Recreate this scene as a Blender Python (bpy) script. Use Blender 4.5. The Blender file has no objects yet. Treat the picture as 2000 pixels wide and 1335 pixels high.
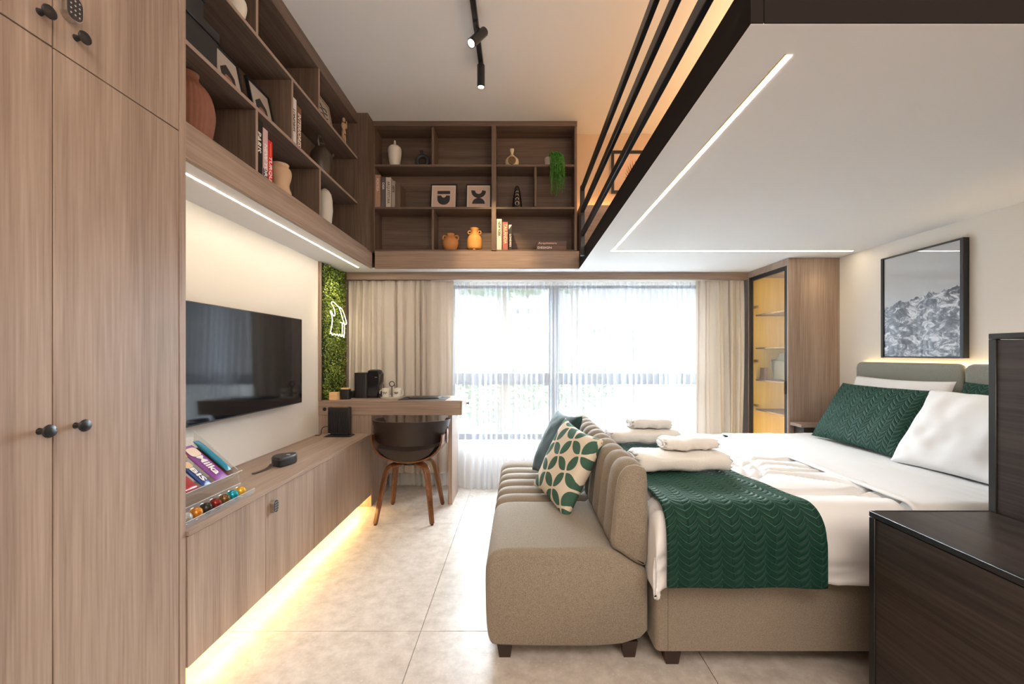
import bpy, bmesh, math, random
import numpy as np
from mathutils import Vector, Matrix, noise
R = math.radians
PI = math.pi
random.seed(7)
SC = bpy.context.scene
COL = SC.collection

# ---------------------------------------------------------------- camera, sky, exposure, large lights
cam_d = bpy.data.cameras.new('camera')
cam = bpy.data.objects.new('camera', cam_d)
COL.objects.link(cam)
cam.location = (0, 0, 1.2)
cam.rotation_euler = (R(90), 0, 0)
cam_d.sensor_width = 36
cam_d.lens = 36 * 820 / 2000
cam_d.shift_x = -13 / 2000
cam_d.shift_y = 25.5 / 2000
cam_d.clip_start = 0.02
cam_d.clip_end = 300
SC.camera = cam

SC.view_settings.view_transform = 'Standard'
SC.view_settings.look = 'None'
SC.view_settings.gamma = 1
SC.view_settings.use_curve_mapping = False
SC.view_settings.exposure = 0.45

world = bpy.data.worlds.new('sky')
SC.world = world
world.use_nodes = True
bg = world.node_tree.nodes['Background']
bg.inputs['Color'].default_value = (0.82, 0.91, 1.0, 1)
bg.inputs['Strength'].default_value = .80

def area(name, loc, rot, sx, sy, power, color, portal=False):
    l = bpy.data.lights.new(name, 'AREA')
    l.shape = 'RECTANGLE'; l.size = sx; l.size_y = sy
    l.energy = power; l.color = color
    o = bpy.data.objects.new(name, l); COL.objects.link(o)
    o.location = loc; o.rotation_euler = rot
    if portal: l.cycles.is_portal = True
    return o
area('window_portal', (0.55, 4.12, 1.13), (R(-90), 0, 0), 2.36, 1.5, 1, (1, 1, 1), True)
# added fill lights behind the camera, with no fixtures
area('rear_fill', (0.0, -1.2, 3.1), (0, 0, 0), 1.6, 1.2, 48, (1.0, 0.86, 0.74))
area('entrance_fill', (1.6, -1.7, 2.6), (R(50), 0, R(-10)), 1.2, 1.0, 32, (1.0, 0.87, 0.76))

area('ceiling_fill', (-.2, -.9, 2.45), (R(180), 0, 0), 1.4, 1.4, 30, (1.0, .93, .86))  # added upward fill that brightens the main ceiling
sl = bpy.data.lights.new('hazy_sun', 'SUN'); sl.energy = 56; sl.angle = R(75); sl.color = (.86, .94, 1.0)
so = bpy.data.objects.new('hazy_sun', sl); COL.objects.link(so)
so.rotation_euler = Vector((-.05, -1, -.62)).to_track_quat('-Z', 'Y').to_euler()

def spot(name, loc, target, power, color, size=50, blend=.6, r=.02):
    l = bpy.data.lights.new(name, 'SPOT')
    l.energy = power; l.color = color; l.spot_size = R(size); l.spot_blend = blend; l.shadow_soft_size = r
    o = bpy.data.objects.new(name, l); COL.objects.link(o)
    o.location = loc
    o.rotation_euler = (Vector(target) - Vector(loc)).to_track_quat('-Z', 'Y').to_euler()
    return o

# ---------------------------------------------------------------- materials
def new_mat(name):
    m = bpy.data.materials.new(name); m.use_nodes = True
    nt = m.node_tree; n = nt.nodes; l = nt.links
    p = n['Principled BSDF']
    return m, n, l, p

def plain(name, col, rough=.5, metal=0, spec=.5, noise_amt=0.0, nscale=8, bump=0, bscale=200, coat=0, sheen=0):
    m, n, l, p = new_mat(name)
    p.inputs['Base Color'].default_value = (*col, 1)
    p.inputs['Roughness'].default_value = rough
    p.inputs['Metallic'].default_value = metal
    p.inputs['Specular IOR Level'].default_value = spec
    if coat: p.inputs['Coat Weight'].default_value = coat
    if sheen:
        p.inputs['Sheen Weight'].default_value = sheen
    tc = n.new('ShaderNodeTexCoord')
    if noise_amt:
        nz = n.new('ShaderNodeTexNoise'); nz.inputs['Scale'].default_value = nscale; nz.inputs['Detail'].default_value = 5
        mx = n.new('ShaderNodeMixRGB'); mx.inputs[1].default_value = (*[c * (1 - noise_amt) for c in col], 1)
        mx.inputs[2].default_value = (*[min(1, c * (1 + noise_amt)) for c in col], 1)
        l.new(tc.outputs['Object'], nz.inputs['Vector']); l.new(nz.outputs['Fac'], mx.inputs[0]); l.new(mx.outputs[0], p.inputs['Base Color'])
    if bump:
        nb = n.new('ShaderNodeTexNoise'); nb.inputs['Scale'].default_value = bscale; nb.inputs['Detail'].default_value = 3
        b = n.new('ShaderNodeBump'); b.inputs['Strength'].default_value = bump; b.inputs['Distance'].default_value = .002
        l.new(tc.outputs['Object'], nb.inputs['Vector']); l.new(nb.outputs['Fac'], b.inputs['Height']); l.new(b.outputs[0], p.inputs['Normal'])
    return m

def wood(name, axis, c_dark, c_mid, c_light, rough=.45, scale=1.0, spec=.35):
    """long straight grain along the given axis"""
    m, n, l, p = new_mat(name)
    tc = n.new('ShaderNodeTexCoord')
    mp = n.new('ShaderNodeMapping')
    s = [9 * scale] * 3; s['xyz'.index(axis)] = .45 * scale
    mp.inputs['Scale'].default_value = s
    l.new(tc.outputs['Object'], mp.inputs['Vector'])
    a = n.new('ShaderNodeTexNoise'); a.inputs['Scale'].default_value = 1.3; a.inputs['Detail'].default_value = 8; a.inputs['Roughness'].default_value = .62; a.inputs['Distortion'].default_value = .5
    mp2 = n.new('ShaderNodeMapping')
    s2 = [90 * scale] * 3; s2['xyz'.index(axis)] = 2.2 * scale
    mp2.inputs['Scale'].default_value = s2
    l.new(tc.outputs['Object'], mp2.inputs['Vector'])
    f = n.new('ShaderNodeTexNoise'); f.inputs['Scale'].default_value = 1.6; f.inputs['Detail'].default_value = 4
    l.new(mp.outputs[0], a.inputs['Vector']); l.new(mp2.outputs[0], f.inputs['Vector'])
    mx = n.new('ShaderNodeMath'); mx.operation = 'MULTIPLY_ADD'; mx.inputs[1].default_value = .45
    l.new(f.outputs['Fac'], mx.inputs[0])
    ml = n.new('ShaderNodeMath'); ml.operation = 'MULTIPLY'; ml.inputs[1].default_value = .62
    l.new(a.outputs['Fac'], ml.inputs[0]); l.new(ml.outputs[0], mx.inputs[2])
    r = n.new('ShaderNodeValToRGB')
    e = r.color_ramp.elements
    e[0].position = .36; e[0].color = (*c_dark, 1)
    e[1].position = .70; e[1].color = (*c_light, 1)
    k = e.new(.52); k.color = (*c_mid, 1)
    l.new(mx.outputs[0], r.inputs[0]); l.new(r.outputs[0], p.inputs['Base Color'])
    p.inputs['Roughness'].default_value = rough
    p.inputs['Specular IOR Level'].default_value = spec
    b = n.new('ShaderNodeBump'); b.inputs['Strength'].default_value = .12; b.inputs['Distance'].default_value = .001
    l.new(f.outputs['Fac'], b.inputs['Height']); l.new(b.outputs[0], p.inputs['Normal'])
    return m

def emit(name, col, strength):
    m = bpy.data.materials.new(name); m.use_nodes = True
    n = m.node_tree.nodes; l = m.node_tree.links
    n.remove(n['Principled BSDF'])
    e = n.new('ShaderNodeEmission'); e.inputs[0].default_value = (*col, 1); e.inputs[1].default_value = strength
    l.new(e.outputs[0], n['Material Output'].inputs['Surface'])
    return m

def mix_shaders(name, a_type, b_type, fac, ca, cb, rough=.05):
    m = bpy.data.materials.new(name); m.use_nodes = True
    n = m.node_tree.nodes; l = m.node_tree.links
    n.remove(n['Principled BSDF'])
    a = n.new(a_type); b = n.new(b_type)
    a.inputs[0].default_value = (*ca, 1); b.inputs[0].default_value = (*cb, 1)
    for s in (a, b):
        if 'Roughness' in s.inputs and s.bl_idname == 'ShaderNodeBsdfGlossy': s.inputs['Roughness'].default_value = rough
    mx = n.new('ShaderNodeMixShader'); mx.inputs[0].default_value = fac
    l.new(a.outputs[0], mx.inputs[1]); l.new(b.outputs[0], mx.inputs[2]); l.new(mx.outputs[0], n['Material Output'].inputs['Surface'])
    return m

W_D, W_M, W_L = (.215, .150, .115), (.315, .228, .178), (.415, .315, .252)
WZ = wood('light_walnut_vertical', 'z', W_D, W_M, W_L)
WY = wood('light_walnut_along_y', 'y', W_D, W_M, W_L)
WX = wood('light_walnut_along_x', 'x', W_D, W_M, W_L)
DK = ((.014, .010, .009), (.031, .023, .020), (.058, .043, .037))
DY = wood('dark_oak_along_y', 'y', *DK, rough=.36, scale=.8)
DX = wood('dark_oak_along_x', 'x', *DK, rough=.4, scale=.8)
WALNUT = wood('red_walnut', 'z', (.06, .022, .010), (.14, .055, .022), (.25, .11, .05), rough=.3, scale=2)
PINE = wood('pale_pine', 'x', (.62, .36, .16), (.72, .45, .22), (.80, .54, .30), rough=.5, scale=3)
K_D, K_M, K_L = (.085, .055, .041), (.140, .094, .070), (.205, .143, .108)  # light walnut darkened: shade of the bookcase interiors put into the colour
KZ = wood('darkened_walnut_vertical', 'z', K_D, K_M, K_L)
KY = wood('darkened_walnut_along_y', 'y', K_D, K_M, K_L)
KX = wood('darkened_walnut_along_x', 'x', K_D, K_M, K_L)
SHELF_EDGE = plain('shelf_edge_band', (.36, .26, .205), .5)
BEAM = plain('dark_brown_steel', (.012, .0085, .007), .75, spec=.12, noise_amt=.15)
BLACKM = plain('black_metal', (.012, .012, .014), .35)
BLACKP = plain('black_plastic', (.012, .012, .014), .4, bump=.1)
BLACKG = plain('black_gloss', (.006, .006, .008), .08, spec=.6)
WHITEW = plain('wall_paint_cream', (.75, .705, .645), .8, noise_amt=.02, nscale=2)
WHITEC = plain('ceiling_paint', (.78, .77, .77), .85, noise_amt=.015, nscale=2)
LOFTW = plain('loft_wall_paint', (.62, .45, .31), .8)
CHROME = plain('brushed_nickel', (.55, .53, .50), .28, metal=1)
GOLDM = plain('brass_hinge', (.75, .55, .2), .3, metal=1)
LEATHER = plain('dark_leather', (.018, .011, .010), .38, bump=.25, bscale=350, noise_amt=.1)
TERRA = plain('terracotta_orange', (.62, .27, .085), .7, noise_amt=.12, bump=.2, bscale=60)
TERRAY = plain('ochre_clay', (.72, .36, .10), .65, noise_amt=.08, bump=.2, bscale=60)
CERAM = plain('white_ceramic', (.72, .68, .60), .4)
CREAMC = plain('cream_ceramic', (.66, .56, .38), .45, noise_amt=.05)
BEIGEC = plain('beige_clay', (.60, .42, .26), .6, noise_amt=.08)
DARKC = plain('charcoal_ceramic', (.03, .033, .035), .5)
BRONZE = plain('dark_bronze_ceramic', (.055, .042, .030), .3, noise_amt=.2)
PAPER = plain('book_pages', (.66, .58, .45), .8)
MATTE = plain('mount_board', (.60, .45, .37), .8)
WHITEP = plain('white_paper', (.78, .76, .72), .7)
COTTON = plain('white_cotton', (.76, .755, .755), .85, bump=.15, bscale=500, sheen=.2)
TOWEL = plain('white_terry', (.78, .75, .71), .95, bump=.9, bscale=420, sheen=.4)
ACRYL = mix_shaders('clear_acrylic', 'ShaderNodeBsdfTransparent', 'ShaderNodeBsdfGlossy', .13, (.97, .97, .97), (1, 1, 1), .04)
ACRYLE = mix_shaders('acrylic_edge', 'ShaderNodeBsdfTransparent', 'ShaderNodeBsdfDiffuse', .45, (.95, .97, .97), (.85, .88, .88))
GLASS = mix_shaders('window_glass', 'ShaderNodeBsdfTransparent', 'ShaderNodeBsdfGlossy', .06, (.97, .98, .98), (1, 1, 1), .02)
SMOKE = mix_shaders('cabinet_glass', 'ShaderNodeBsdfTransparent', 'ShaderNodeBsdfGlossy', .09, (.88, .86, .82), (1, 1, 1), .03)
WINFR = plain('anthracite_window_frame', (.045, .06, .085), .45)

def fabric(name, c, amt=.25, scale=900, rough=.9):
    m, n, l, p = new_mat(name)
    tc = n.new('ShaderNodeTexCoord')
    nz = n.new('ShaderNodeTexNoise'); nz.inputs['Scale'].default_value = scale; nz.inputs['Detail'].default_value = 1
    l.new(tc.outputs['Object'], nz.inputs['Vector'])
    r = n.new('ShaderNodeValToRGB'); e = r.color_ramp.elements
    e[0].position = .35; e[0].color = (*[x * (1 - amt) for x in c], 1)
    e[1].position = .65; e[1].color = (*[min(1, x * (1 + amt)) for x in c], 1)
    l.new(nz.outputs['Fac'], r.inputs[0]); l.new(r.outputs[0], p.inputs['Base Color'])
    b = n.new('ShaderNodeBump'); b.inputs['Strength'].default_value = .35; b.inputs['Distance'].default_value = .001
    l.new(nz.outputs['Fac'], b.inputs['Height']); l.new(b.outputs[0], p.inputs['Normal'])
    p.inputs['Roughness'].default_value = rough
    p.inputs['Specular IOR Level'].default_value = .2
    p.inputs['Sheen Weight'].default_value = .15
    return m
BENCHF = fabric('taupe_linen', (.25, .208, .160), .30, 560)
HEADF = fabric('grey_green_linen', (.25, .255, .225), .30, 560)

def curtain_mat(name, col, f_transp, f_transl):
    m = bpy.data.materials.new(name); m.use_nodes = True
    n = m.node_tree.nodes; l = m.node_tree.links
    n.remove(n['Principled BSDF'])
    d = n.new('ShaderNodeBsdfDiffuse'); d.inputs[0].default_value = (*col, 1)
    t = n.new('ShaderNodeBsdfTranslucent'); t.inputs[0].default_value = (*col, 1)
    m1 = n.new('ShaderNodeMixShader'); m1.inputs[0].default_value = f_transl
    l.new(d.outputs[0], m1.inputs[1]); l.new(t.outputs[0], m1.inputs[2])
    tr = n.new('ShaderNodeBsdfTransparent')
    m2 = n.new('ShaderNodeMixShader'); m2.inputs[0].default_value = f_transp
    l.new(m1.outputs[0], m2.inputs[1]); l.new(tr.outputs[0], m2.inputs[2])
    l.new(m2.outputs[0], n['Material Output'].inputs['Surface'])
    return m
SHEER = curtain_mat('white_voile', (.84, .88, .94), .52, .02)
DRAPE = curtain_mat('beige_linen_drape', (.68, .62, .56), .0, .09)

def floor_mat():
    m, n, l, p = new_mat('beige_stone_tile')
    tc = n.new('ShaderNodeTexCoord')
    n1 = n.new('ShaderNodeTexNoise'); n1.inputs['Scale'].default_value = 15; n1.inputs['Detail'].default_value = 9; n1.inputs['Roughness'].default_value = .7
    l.new(tc.outputs['Object'], n1.inputs['Vector'])
    r = n.new('ShaderNodeValToRGB'); e = r.color_ramp.elements
    e[0].position = .28; e[0].color = (.41, .36, .31, 1); e[1].position = .64; e[1].color = (.63, .575, .52, 1)
    l.new(n1.outputs['Fac'], r.inputs[0])
    v = n.new('ShaderNodeTexVoronoi'); v.inputs['Scale'].default_value = 42; v.inputs['Randomness'].default_value = 1
    l.new(tc.outputs['Object'], v.inputs['Vector'])
    r2 = n.new('ShaderNodeValToRGB'); e2 = r2.color_ramp.elements
    e2[0].position = .12; e2[0].color = (1, 1, 1, 1); e2[1].position = .26; e2[1].color = (0, 0, 0, 1)
    l.new(v.outputs['Distance'], r2.inputs[0])
    sep = n.new('ShaderNodeSeparateColor'); l.new(v.outputs['Color'], sep.inputs[0])
    gt = n.new('ShaderNodeMath'); gt.operation = 'GREATER_THAN'; gt.inputs[1].default_value = .62; l.new(sep.outputs[0], gt.inputs[0])
    mu = n.new('ShaderNodeMath'); mu.operation = 'MULTIPLY'; l.new(r2.outputs[0], mu.inputs[0]); l.new(gt.outputs[0], mu.inputs[1])
    mu2 = n.new('ShaderNodeMath'); mu2.operation = 'MULTIPLY'; mu2.inputs[1].default_value = .5; l.new(mu.outputs[0], mu2.inputs[0])
    mx = n.new('ShaderNodeMixRGB'); mx.inputs[2].default_value = (.70, .63, .55, 1)
    l.new(mu2.outputs[0], mx.inputs[0]); l.new(r.outputs[0], mx.inputs[1]); l.new(mx.outputs[0], p.inputs['Base Color'])
    p.inputs['Roughness'].default_value = .32
    p.inputs['Specular IOR Level'].default_value = .4
    return m
TILE = floor_mat()
GROUT = plain('grout', (.25, .21, .17), .9)

def mnode(n, l, op, a, b=None, c=None):
    x = n.new('ShaderNodeMath'); x.operation = op
    for i, v in enumerate((a, b, c)):
        if v is None: continue
        if isinstance(v, (int, float)): x.inputs[i].default_value = v
        else: l.new(v, x.inputs[i])
    return x.outputs[0]

def leaf_quilt():
    """green quilted cloth, leaf-shaped stitching in metres of the UV map"""
    m, n, l, p = new_mat('green_quilt')
    uv = n.new('ShaderNodeUVMap')
    s = n.new('ShaderNodeSeparateXYZ'); l.new(uv.outputs[0], s.inputs[0])
    U, V = s.outputs[0], s.outputs[1]
    per, row, amp = .033, .026, .034
    t = mnode(n, l, 'PINGPONG', mnode(n, l, 'DIVIDE', U, per), 1.0)
    sh = mnode(n, l, 'ADD', mnode(n, l, 'MULTIPLY', t, .6), mnode(n, l, 'MULTIPLY', mnode(n, l, 'POWER', t, 4.0), .4))
    f = mnode(n, l, 'FRACT', mnode(n, l, 'SUBTRACT', mnode(n, l, 'DIVIDE', V, row), mnode(n, l, 'MULTIPLY', sh, amp / row)))
    puff = mnode(n, l, 'POWER', mnode(n, l, 'MULTIPLY', mnode(n, l, 'MULTIPLY', f, mnode(n, l, 'SUBTRACT', 1.0, f)), 4.0), .5)
    edge = mnode(n, l, 'MINIMUM', mnode(n, l, 'MULTIPLY', mnode(n, l, 'MINIMUM', t, mnode(n, l, 'SUBTRACT', 1.0, t)), 9.0), 1.0)
    h = mnode(n, l, 'MULTIPLY', puff, mnode(n, l, 'MULTIPLY_ADD', edge, .5, .5))
    b = n.new('ShaderNodeBump'); b.inputs['Strength'].default_value = 1.0; b.inputs['Distance'].default_value = .007
    l.new(h, b.inputs['Height']); l.new(b.outputs[0], p.inputs['Normal'])
    st = mnode(n, l, 'LESS_THAN', f, .085)
    mx = n.new('ShaderNodeMixRGB'); mx.inputs[1].default_value = (.002, .030, .0185, 1); mx.inputs[2].default_value = (.10, .27, .19, 1)
    l.new(mnode(n, l, 'MULTIPLY', st, .75), mx.inputs[0]); l.new(mx.outputs[0], p.inputs['Base Color'])
    p.inputs['Roughness'].default_value = .62
    p.inputs['Specular IOR Level'].default_value = .25; p.inputs['Sheen Weight'].default_value = .10; p.inputs['Sheen Tint'].default_value = (.3, .9, .75, 1)
    return m
QUILT = leaf_quilt()

def petal_print():
    m, n, l, p = new_mat('petal_print_cotton')
    uv = n.new('ShaderNodeUVMap')
    mp = n.new('ShaderNodeMapping'); mp.inputs['Scale'].default_value = (8.6, 8.6, 1); mp.inputs['Rotation'].default_value = (0, 0, R(24)); mp.inputs['Location'].default_value = (.23, .4, 0)
    l.new(uv.outputs[0], mp.inputs[0])
    s = n.new('ShaderNodeSeparateXYZ'); l.new(mp.outputs[0], s.inputs[0])
    a = mnode(n, l, 'ABSOLUTE', mnode(n, l, 'SUBTRACT', mnode(n, l, 'FRACT', s.outputs[0]), .5))
    b = mnode(n, l, 'ABSOLUTE', mnode(n, l, 'SUBTRACT', mnode(n, l, 'FRACT', s.outputs[1]), .5))
    def dist(x, y):
        dx = mnode(n, l, 'SUBTRACT', a, x); dy = mnode(n, l, 'SUBTRACT', b, y)
        return mnode(n, l, 'SQRT', mnode(n, l, 'ADD', mnode(n, l, 'MULTIPLY', dx, dx), mnode(n, l, 'MULTIPLY', dy, dy)))
    d = mnode(n, l, 'MINIMUM', dist(.791, 0.0), dist(0.0, .791))
    inside = mnode(n, l, 'LESS_THAN', d, .511)
    mx = n.new('ShaderNodeMixRGB'); mx.inputs[1].default_value = (.70, .62, .50, 1); mx.inputs[2].default_value = (.045, .12, .085, 1)
    l.new(inside, mx.inputs[0]); l.new(mx.outputs[0], p.inputs['Base Color'])
    p.inputs['Roughness'].default_value = .9
    nb = n.new('ShaderNodeTexNoise'); nb.inputs['Scale'].default_value = 500
    bb = n.new('ShaderNodeBump'); bb.inputs['Strength'].default_value = .2; bb.inputs['Distance'].default_value = .001
    l.new(nb.outputs['Fac'], bb.inputs['Height']); l.new(bb.outputs[0], p.inputs['Normal'])
    return m
PETAL = petal_print()
TEALV = plain('dark_teal_velvet', (.008, .040, .042), .8, noise_amt=.45, nscale=20, sheen=.05, bump=.5, bscale=40)

def mountain_print():
    m, n, l, p = new_mat('mountain_photo_print')
    tc = n.new('ShaderNodeTexCoord')
    s = n.new('ShaderNodeSeparateXYZ'); l.new(tc.outputs['Generated'], s.inputs[0])
    mp = n.new('ShaderNodeMapping'); mp.inputs['Scale'].default_value = (1, 5, 10); mp.inputs['Rotation'].default_value = (R(-22), 0, 0)
    l.new(tc.outputs['Generated'], mp.inputs[0])
    nz = n.new('ShaderNodeTexNoise'); nz.inputs['Scale'].default_value = 1.5; nz.inputs['Detail'].default_value = 12; nz.inputs['Roughness'].default_value = .75; nz.inputs['Distortion'].default_value = 1.1
    l.new(mp.outputs[0], nz.inputs[0])
    r = n.new('ShaderNodeValToRGB'); e = r.color_ramp.elements
    e[0].position = .41; e[0].color = (.015, .018, .025, 1); e[1].position = .58; e[1].color = (.62, .64, .68, 1)
    e.new(.5).color = (.12, .13, .16, 1)
    l.new(nz.outputs['Fac'], r.inputs[0])
    n2 = n.new('ShaderNodeTexNoise'); n2.inputs['Scale'].default_value = 7; n2.inputs['Detail'].default_value = 6
    l.new(tc.outputs['Generated'], n2.inputs[0])
    hor = mnode(n, l, 'ADD', mnode(n, l, 'SUBTRACT', s.outputs[2], .56), mnode(n, l, 'MULTIPLY', mnode(n, l, 'SUBTRACT', n2.outputs['Fac'], .5), .16))
    # the ridge rises towards the near edge of the print
    hor = mnode(n, l, 'ADD', hor, mnode(n, l, 'MULTIPLY', s.outputs[1], .10))
    sky = mnode(n, l, 'GREATER_THAN', hor, .05)
    mx = n.new('ShaderNodeMixRGB'); mx.inputs[2].default_value = (.42, .43, .45, 1)
    l.new(sky, mx.inputs[0]); l.new(r.outputs[0], mx.inputs[1]); l.new(mx.outputs[0], p.inputs['Base Color'])
    p.inputs['Roughness'].default_value = .5
    p.inputs['Coat Weight'].default_value = 1; p.inputs['Coat Roughness'].default_value = .01; p.inputs['Coat IOR'].default_value = 1.6
    return m

# ---------------------------------------------------------------- mesh helpers
class MB:
    def __init__(s): s.v = []; s.f = []; s.uv = None
    def add(s, vs, fs):
        o = len(s.v); s.v += [tuple(v) for v in vs]; s.f += [tuple(i + o for i in f) for f in fs]; return s
    def box(s, x0, x1, y0, y1, z0, z1, b=0.0, M=None):
        if x0 > x1: x0, x1 = x1, x0
        if y0 > y1: y0, y1 = y1, y0
        if z0 > z1: z0, z1 = z1, z0
        b = min(b, (x1 - x0) * .45, (y1 - y0) * .45, (z1 - z0) * .45)
        if b <= 0:
            vs = [(x, y, z) for x in (x0, x1) for y in (y0, y1) for z in (z0, z1)]
            fs = [(0, 1, 3, 2), (4, 6, 7, 5), (0, 4, 5, 1), (2, 3, 7, 6), (0, 2, 6, 4), (1, 5, 7, 3)]
        else:
            vs = []; idx = {}
            X = (x0, x1); Y = (y0, y1); Z = (z0, z1)
            for i in (0, 1):
                for j in (0, 1):
                    for k in (0, 1):
                        sx, sy, sz = (1, -1)[i] * b, (1, -1)[j] * b, (1, -1)[k] * b
                        for ax in range(3):
                            c = [X[i] + sx, Y[j] + sy, Z[k] + sz]
                            c[ax] = (X[i], Y[j], Z[k])[ax]
                            idx[i, j, k, ax] = len(vs); vs.append(tuple(c))
            fs = []
            for ax in range(3):
                o = [a for a in range(3) if a != ax]
                for sd in (0, 1):
                    q = []
                    for (p1, p2) in ((0, 0), (1, 0), (1, 1), (0, 1)):
                        t = [0, 0, 0]; t[ax] = sd; t[o[0]] = p1; t[o[1]] = p2
                        q.append(idx[t[0], t[1], t[2], ax])
                    fs.append(tuple(q))
                for p1 in (0, 1):
                    for p2 in (0, 1):
                        t0 = [0, 0, 0]; t0[o[0]] = p1; t0[o[1]] = p2; t1 = list(t0); t1[ax] = 1
                        fs.append((idx[(*t0, o[0])], idx[(*t1, o[0])], idx[(*t1, o[1])], idx[(*t0, o[1])]))
            for i in (0, 1):
                for j in (0, 1):
                    for k in (0, 1): fs.append((idx[i, j, k, 0], idx[i, j, k, 1], idx[i, j, k, 2]))
        if M is not None: vs = [M @ Vector(v) for v in vs]
        return s.add(vs, fs)
    def cb(s, c, d, b=0.0, M=None):
        return s.box(c[0] - d[0] / 2, c[0] + d[0] / 2, c[1] - d[1] / 2, c[1] + d[1] / 2, c[2] - d[2] / 2, c[2] + d[2] / 2, b, M)
    def sweep(s, pts, prof, up=(0, 0, 1), scales=None, closed=False, cap=True):
        """profile [(a,b)] in the (side, up) frame swept along pts"""
        pts = [Vector(p) for p in pts]; N = len(pts); K = len(prof); up = Vector(up)
        vs = []
        side0 = None
        for i, p in enumerate(pts):
            if closed: t = pts[(i + 1) % N] - pts[i - 1]
            else: t = pts[min(i + 1, N - 1)] - pts[max(i - 1, 0)]
            t.normalize()
            side = t.cross(up)
            if side.length < 1e-4: side = side0 if side0 is not None else t.orthogonal()
            side.normalize()
            if side0 is not None and side.dot(side0) < 0: side = -side
            side0 = side
            u = side.cross(t).normalized()
            if scales is None: sc = (1, 1)
            else:
                sc = scales[i]
                if isinstance(sc, (int, float)): sc = (sc, sc)
            for (a, b) in prof: vs.append(p + side * a * sc[0] + u * b * sc[1])
        fs = []
        for i in range(N if closed else N - 1):
            for k in range(K):
                a = i * K + k; b = i * K + (k + 1) % K; i2 = (i + 1) % N
                fs.append((a, b, i2 * K + (k + 1) % K, i2 * K + k))
        if cap and not closed:
            fs.append(tuple(range(K - 1, -1, -1))); fs.append(tuple((N - 1) * K + k for k in range(K)))
        return s.add(vs, fs)
    def tube(s, pts, r, n=8, closed=False, scales=None):
        prof = [(r * math.cos(2 * PI * k / n), r * math.sin(2 * PI * k / n)) for k in range(n)]
        return s.sweep(pts, prof, scales=scales, closed=closed)
    def lathe(s, prof, c=(0, 0, 0), n=28, M=None, sx=1, sy=1, cap=True):
        vs = []; fs = []; K = len(prof)
        for (r, z) in prof:
            for k in range(n):
                a = 2 * PI * k / n
                p = Vector((r * math.cos(a) * sx, r * math.sin(a) * sy, z))
                if M is not None: p = M @ p
                vs.append(p + Vector(c))
        for i in range(K - 1):
            for k in range(n): fs.append((i * n + k, i * n + (k + 1) % n, (i + 1) * n + (k + 1) % n, (i + 1) * n + k))
        if cap: fs.append(tuple(range(n - 1, -1, -1))); fs.append(tuple((K - 1) * n + k for k in range(n)))
        return s.add(vs, fs)
    def prism(s, poly, d0, d1, plane='xy', M=None):
        def P(a, b, d):
            v = {'xy': (a, b, d), 'xz': (a, d, b), 'yz': (d, a, b)}[plane]
            return M @ Vector(v) if M is not None else v
        K = len(poly)
        vs = [P(a, b, d0) for a, b in poly] + [P(a, b, d1) for a, b in poly]
        fs = [tuple(range(K - 1, -1, -1)), tuple(range(K, 2 * K))] + [(k, (k + 1) % K, K + (k + 1) % K, K + k) for k in range(K)]
        return s.add(vs, fs)
    def grid(s, P, closed_u=False):
        """P: array (nu, nv, 3)"""
        nu, nv = P.shape[:2]
        o = len(s.v)
        s.v += [tuple(p) for p in P.reshape(-1, 3).tolist()]
        for i in range(nu if closed_u else nu - 1):
            for j in range(nv - 1):
                i2 = (i + 1) % nu
                s.f.append((o + i * nv + j, o + i2 * nv + j, o + i2 * nv + j + 1, o + i * nv + j + 1))
        return s
    def build(s, name, mat, parent=None, smooth=True, recalc=True, uv=None, angle=38, mats=None, mi=None):
        off = Vector((0, 0, 0)); q = parent
        while q is not None: off += q.location; q = q.parent
        me = bpy.data.meshes.new(name)
        me.from_pydata([tuple(Vector(v) - off) for v in s.v], [], s.f)
        if recalc:
            bm = bmesh.new(); bm.from_mesh(me); bmesh.ops.recalc_face_normals(bm, faces=bm.faces); bm.to_mesh(me); bm.free()
        if uv is not None:
            ul = me.uv_layers.new(name='UVMap')
            li = np.empty(len(me.loops), dtype=np.int32); me.loops.foreach_get('vertex_index', li)
            ul.data.foreach_set('uv', np.asarray(uv, dtype=np.float32)[li].ravel())
        if smooth:
            me.polygons.foreach_set('use_smooth', [True] * len(me.polygons))
            me.update()
            me.set_sharp_from_angle(angle=R(angle))
        if mat: me.materials.append(mat)
        if mats:
            for x in mats: me.materials.append(x)
            me.polygons.foreach_set('material_index', mi)
        o = bpy.data.objects.new(name, me); COL.objects.link(o)
        o.parent = parent
        return o

def tag(o, label, cat, group=None, kind=None):
    o['label'] = label; o['category'] = cat
    if group: o['group'] = group
    if kind: o['kind'] = kind
    return o
def thing(name, label, cat, loc, group=None):
    o = bpy.data.objects.new(name, None); COL.objects.link(o); o.location = loc
    o.empty_display_size = .05
    return tag(o, label, cat, group)
def struct(o):
    o['kind'] = 'structure'; return o
def boxo(name, mat, parent, *a, b=0.0015, **k):
    return MB().box(*a, b).build(name, mat, parent, **k)

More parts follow.
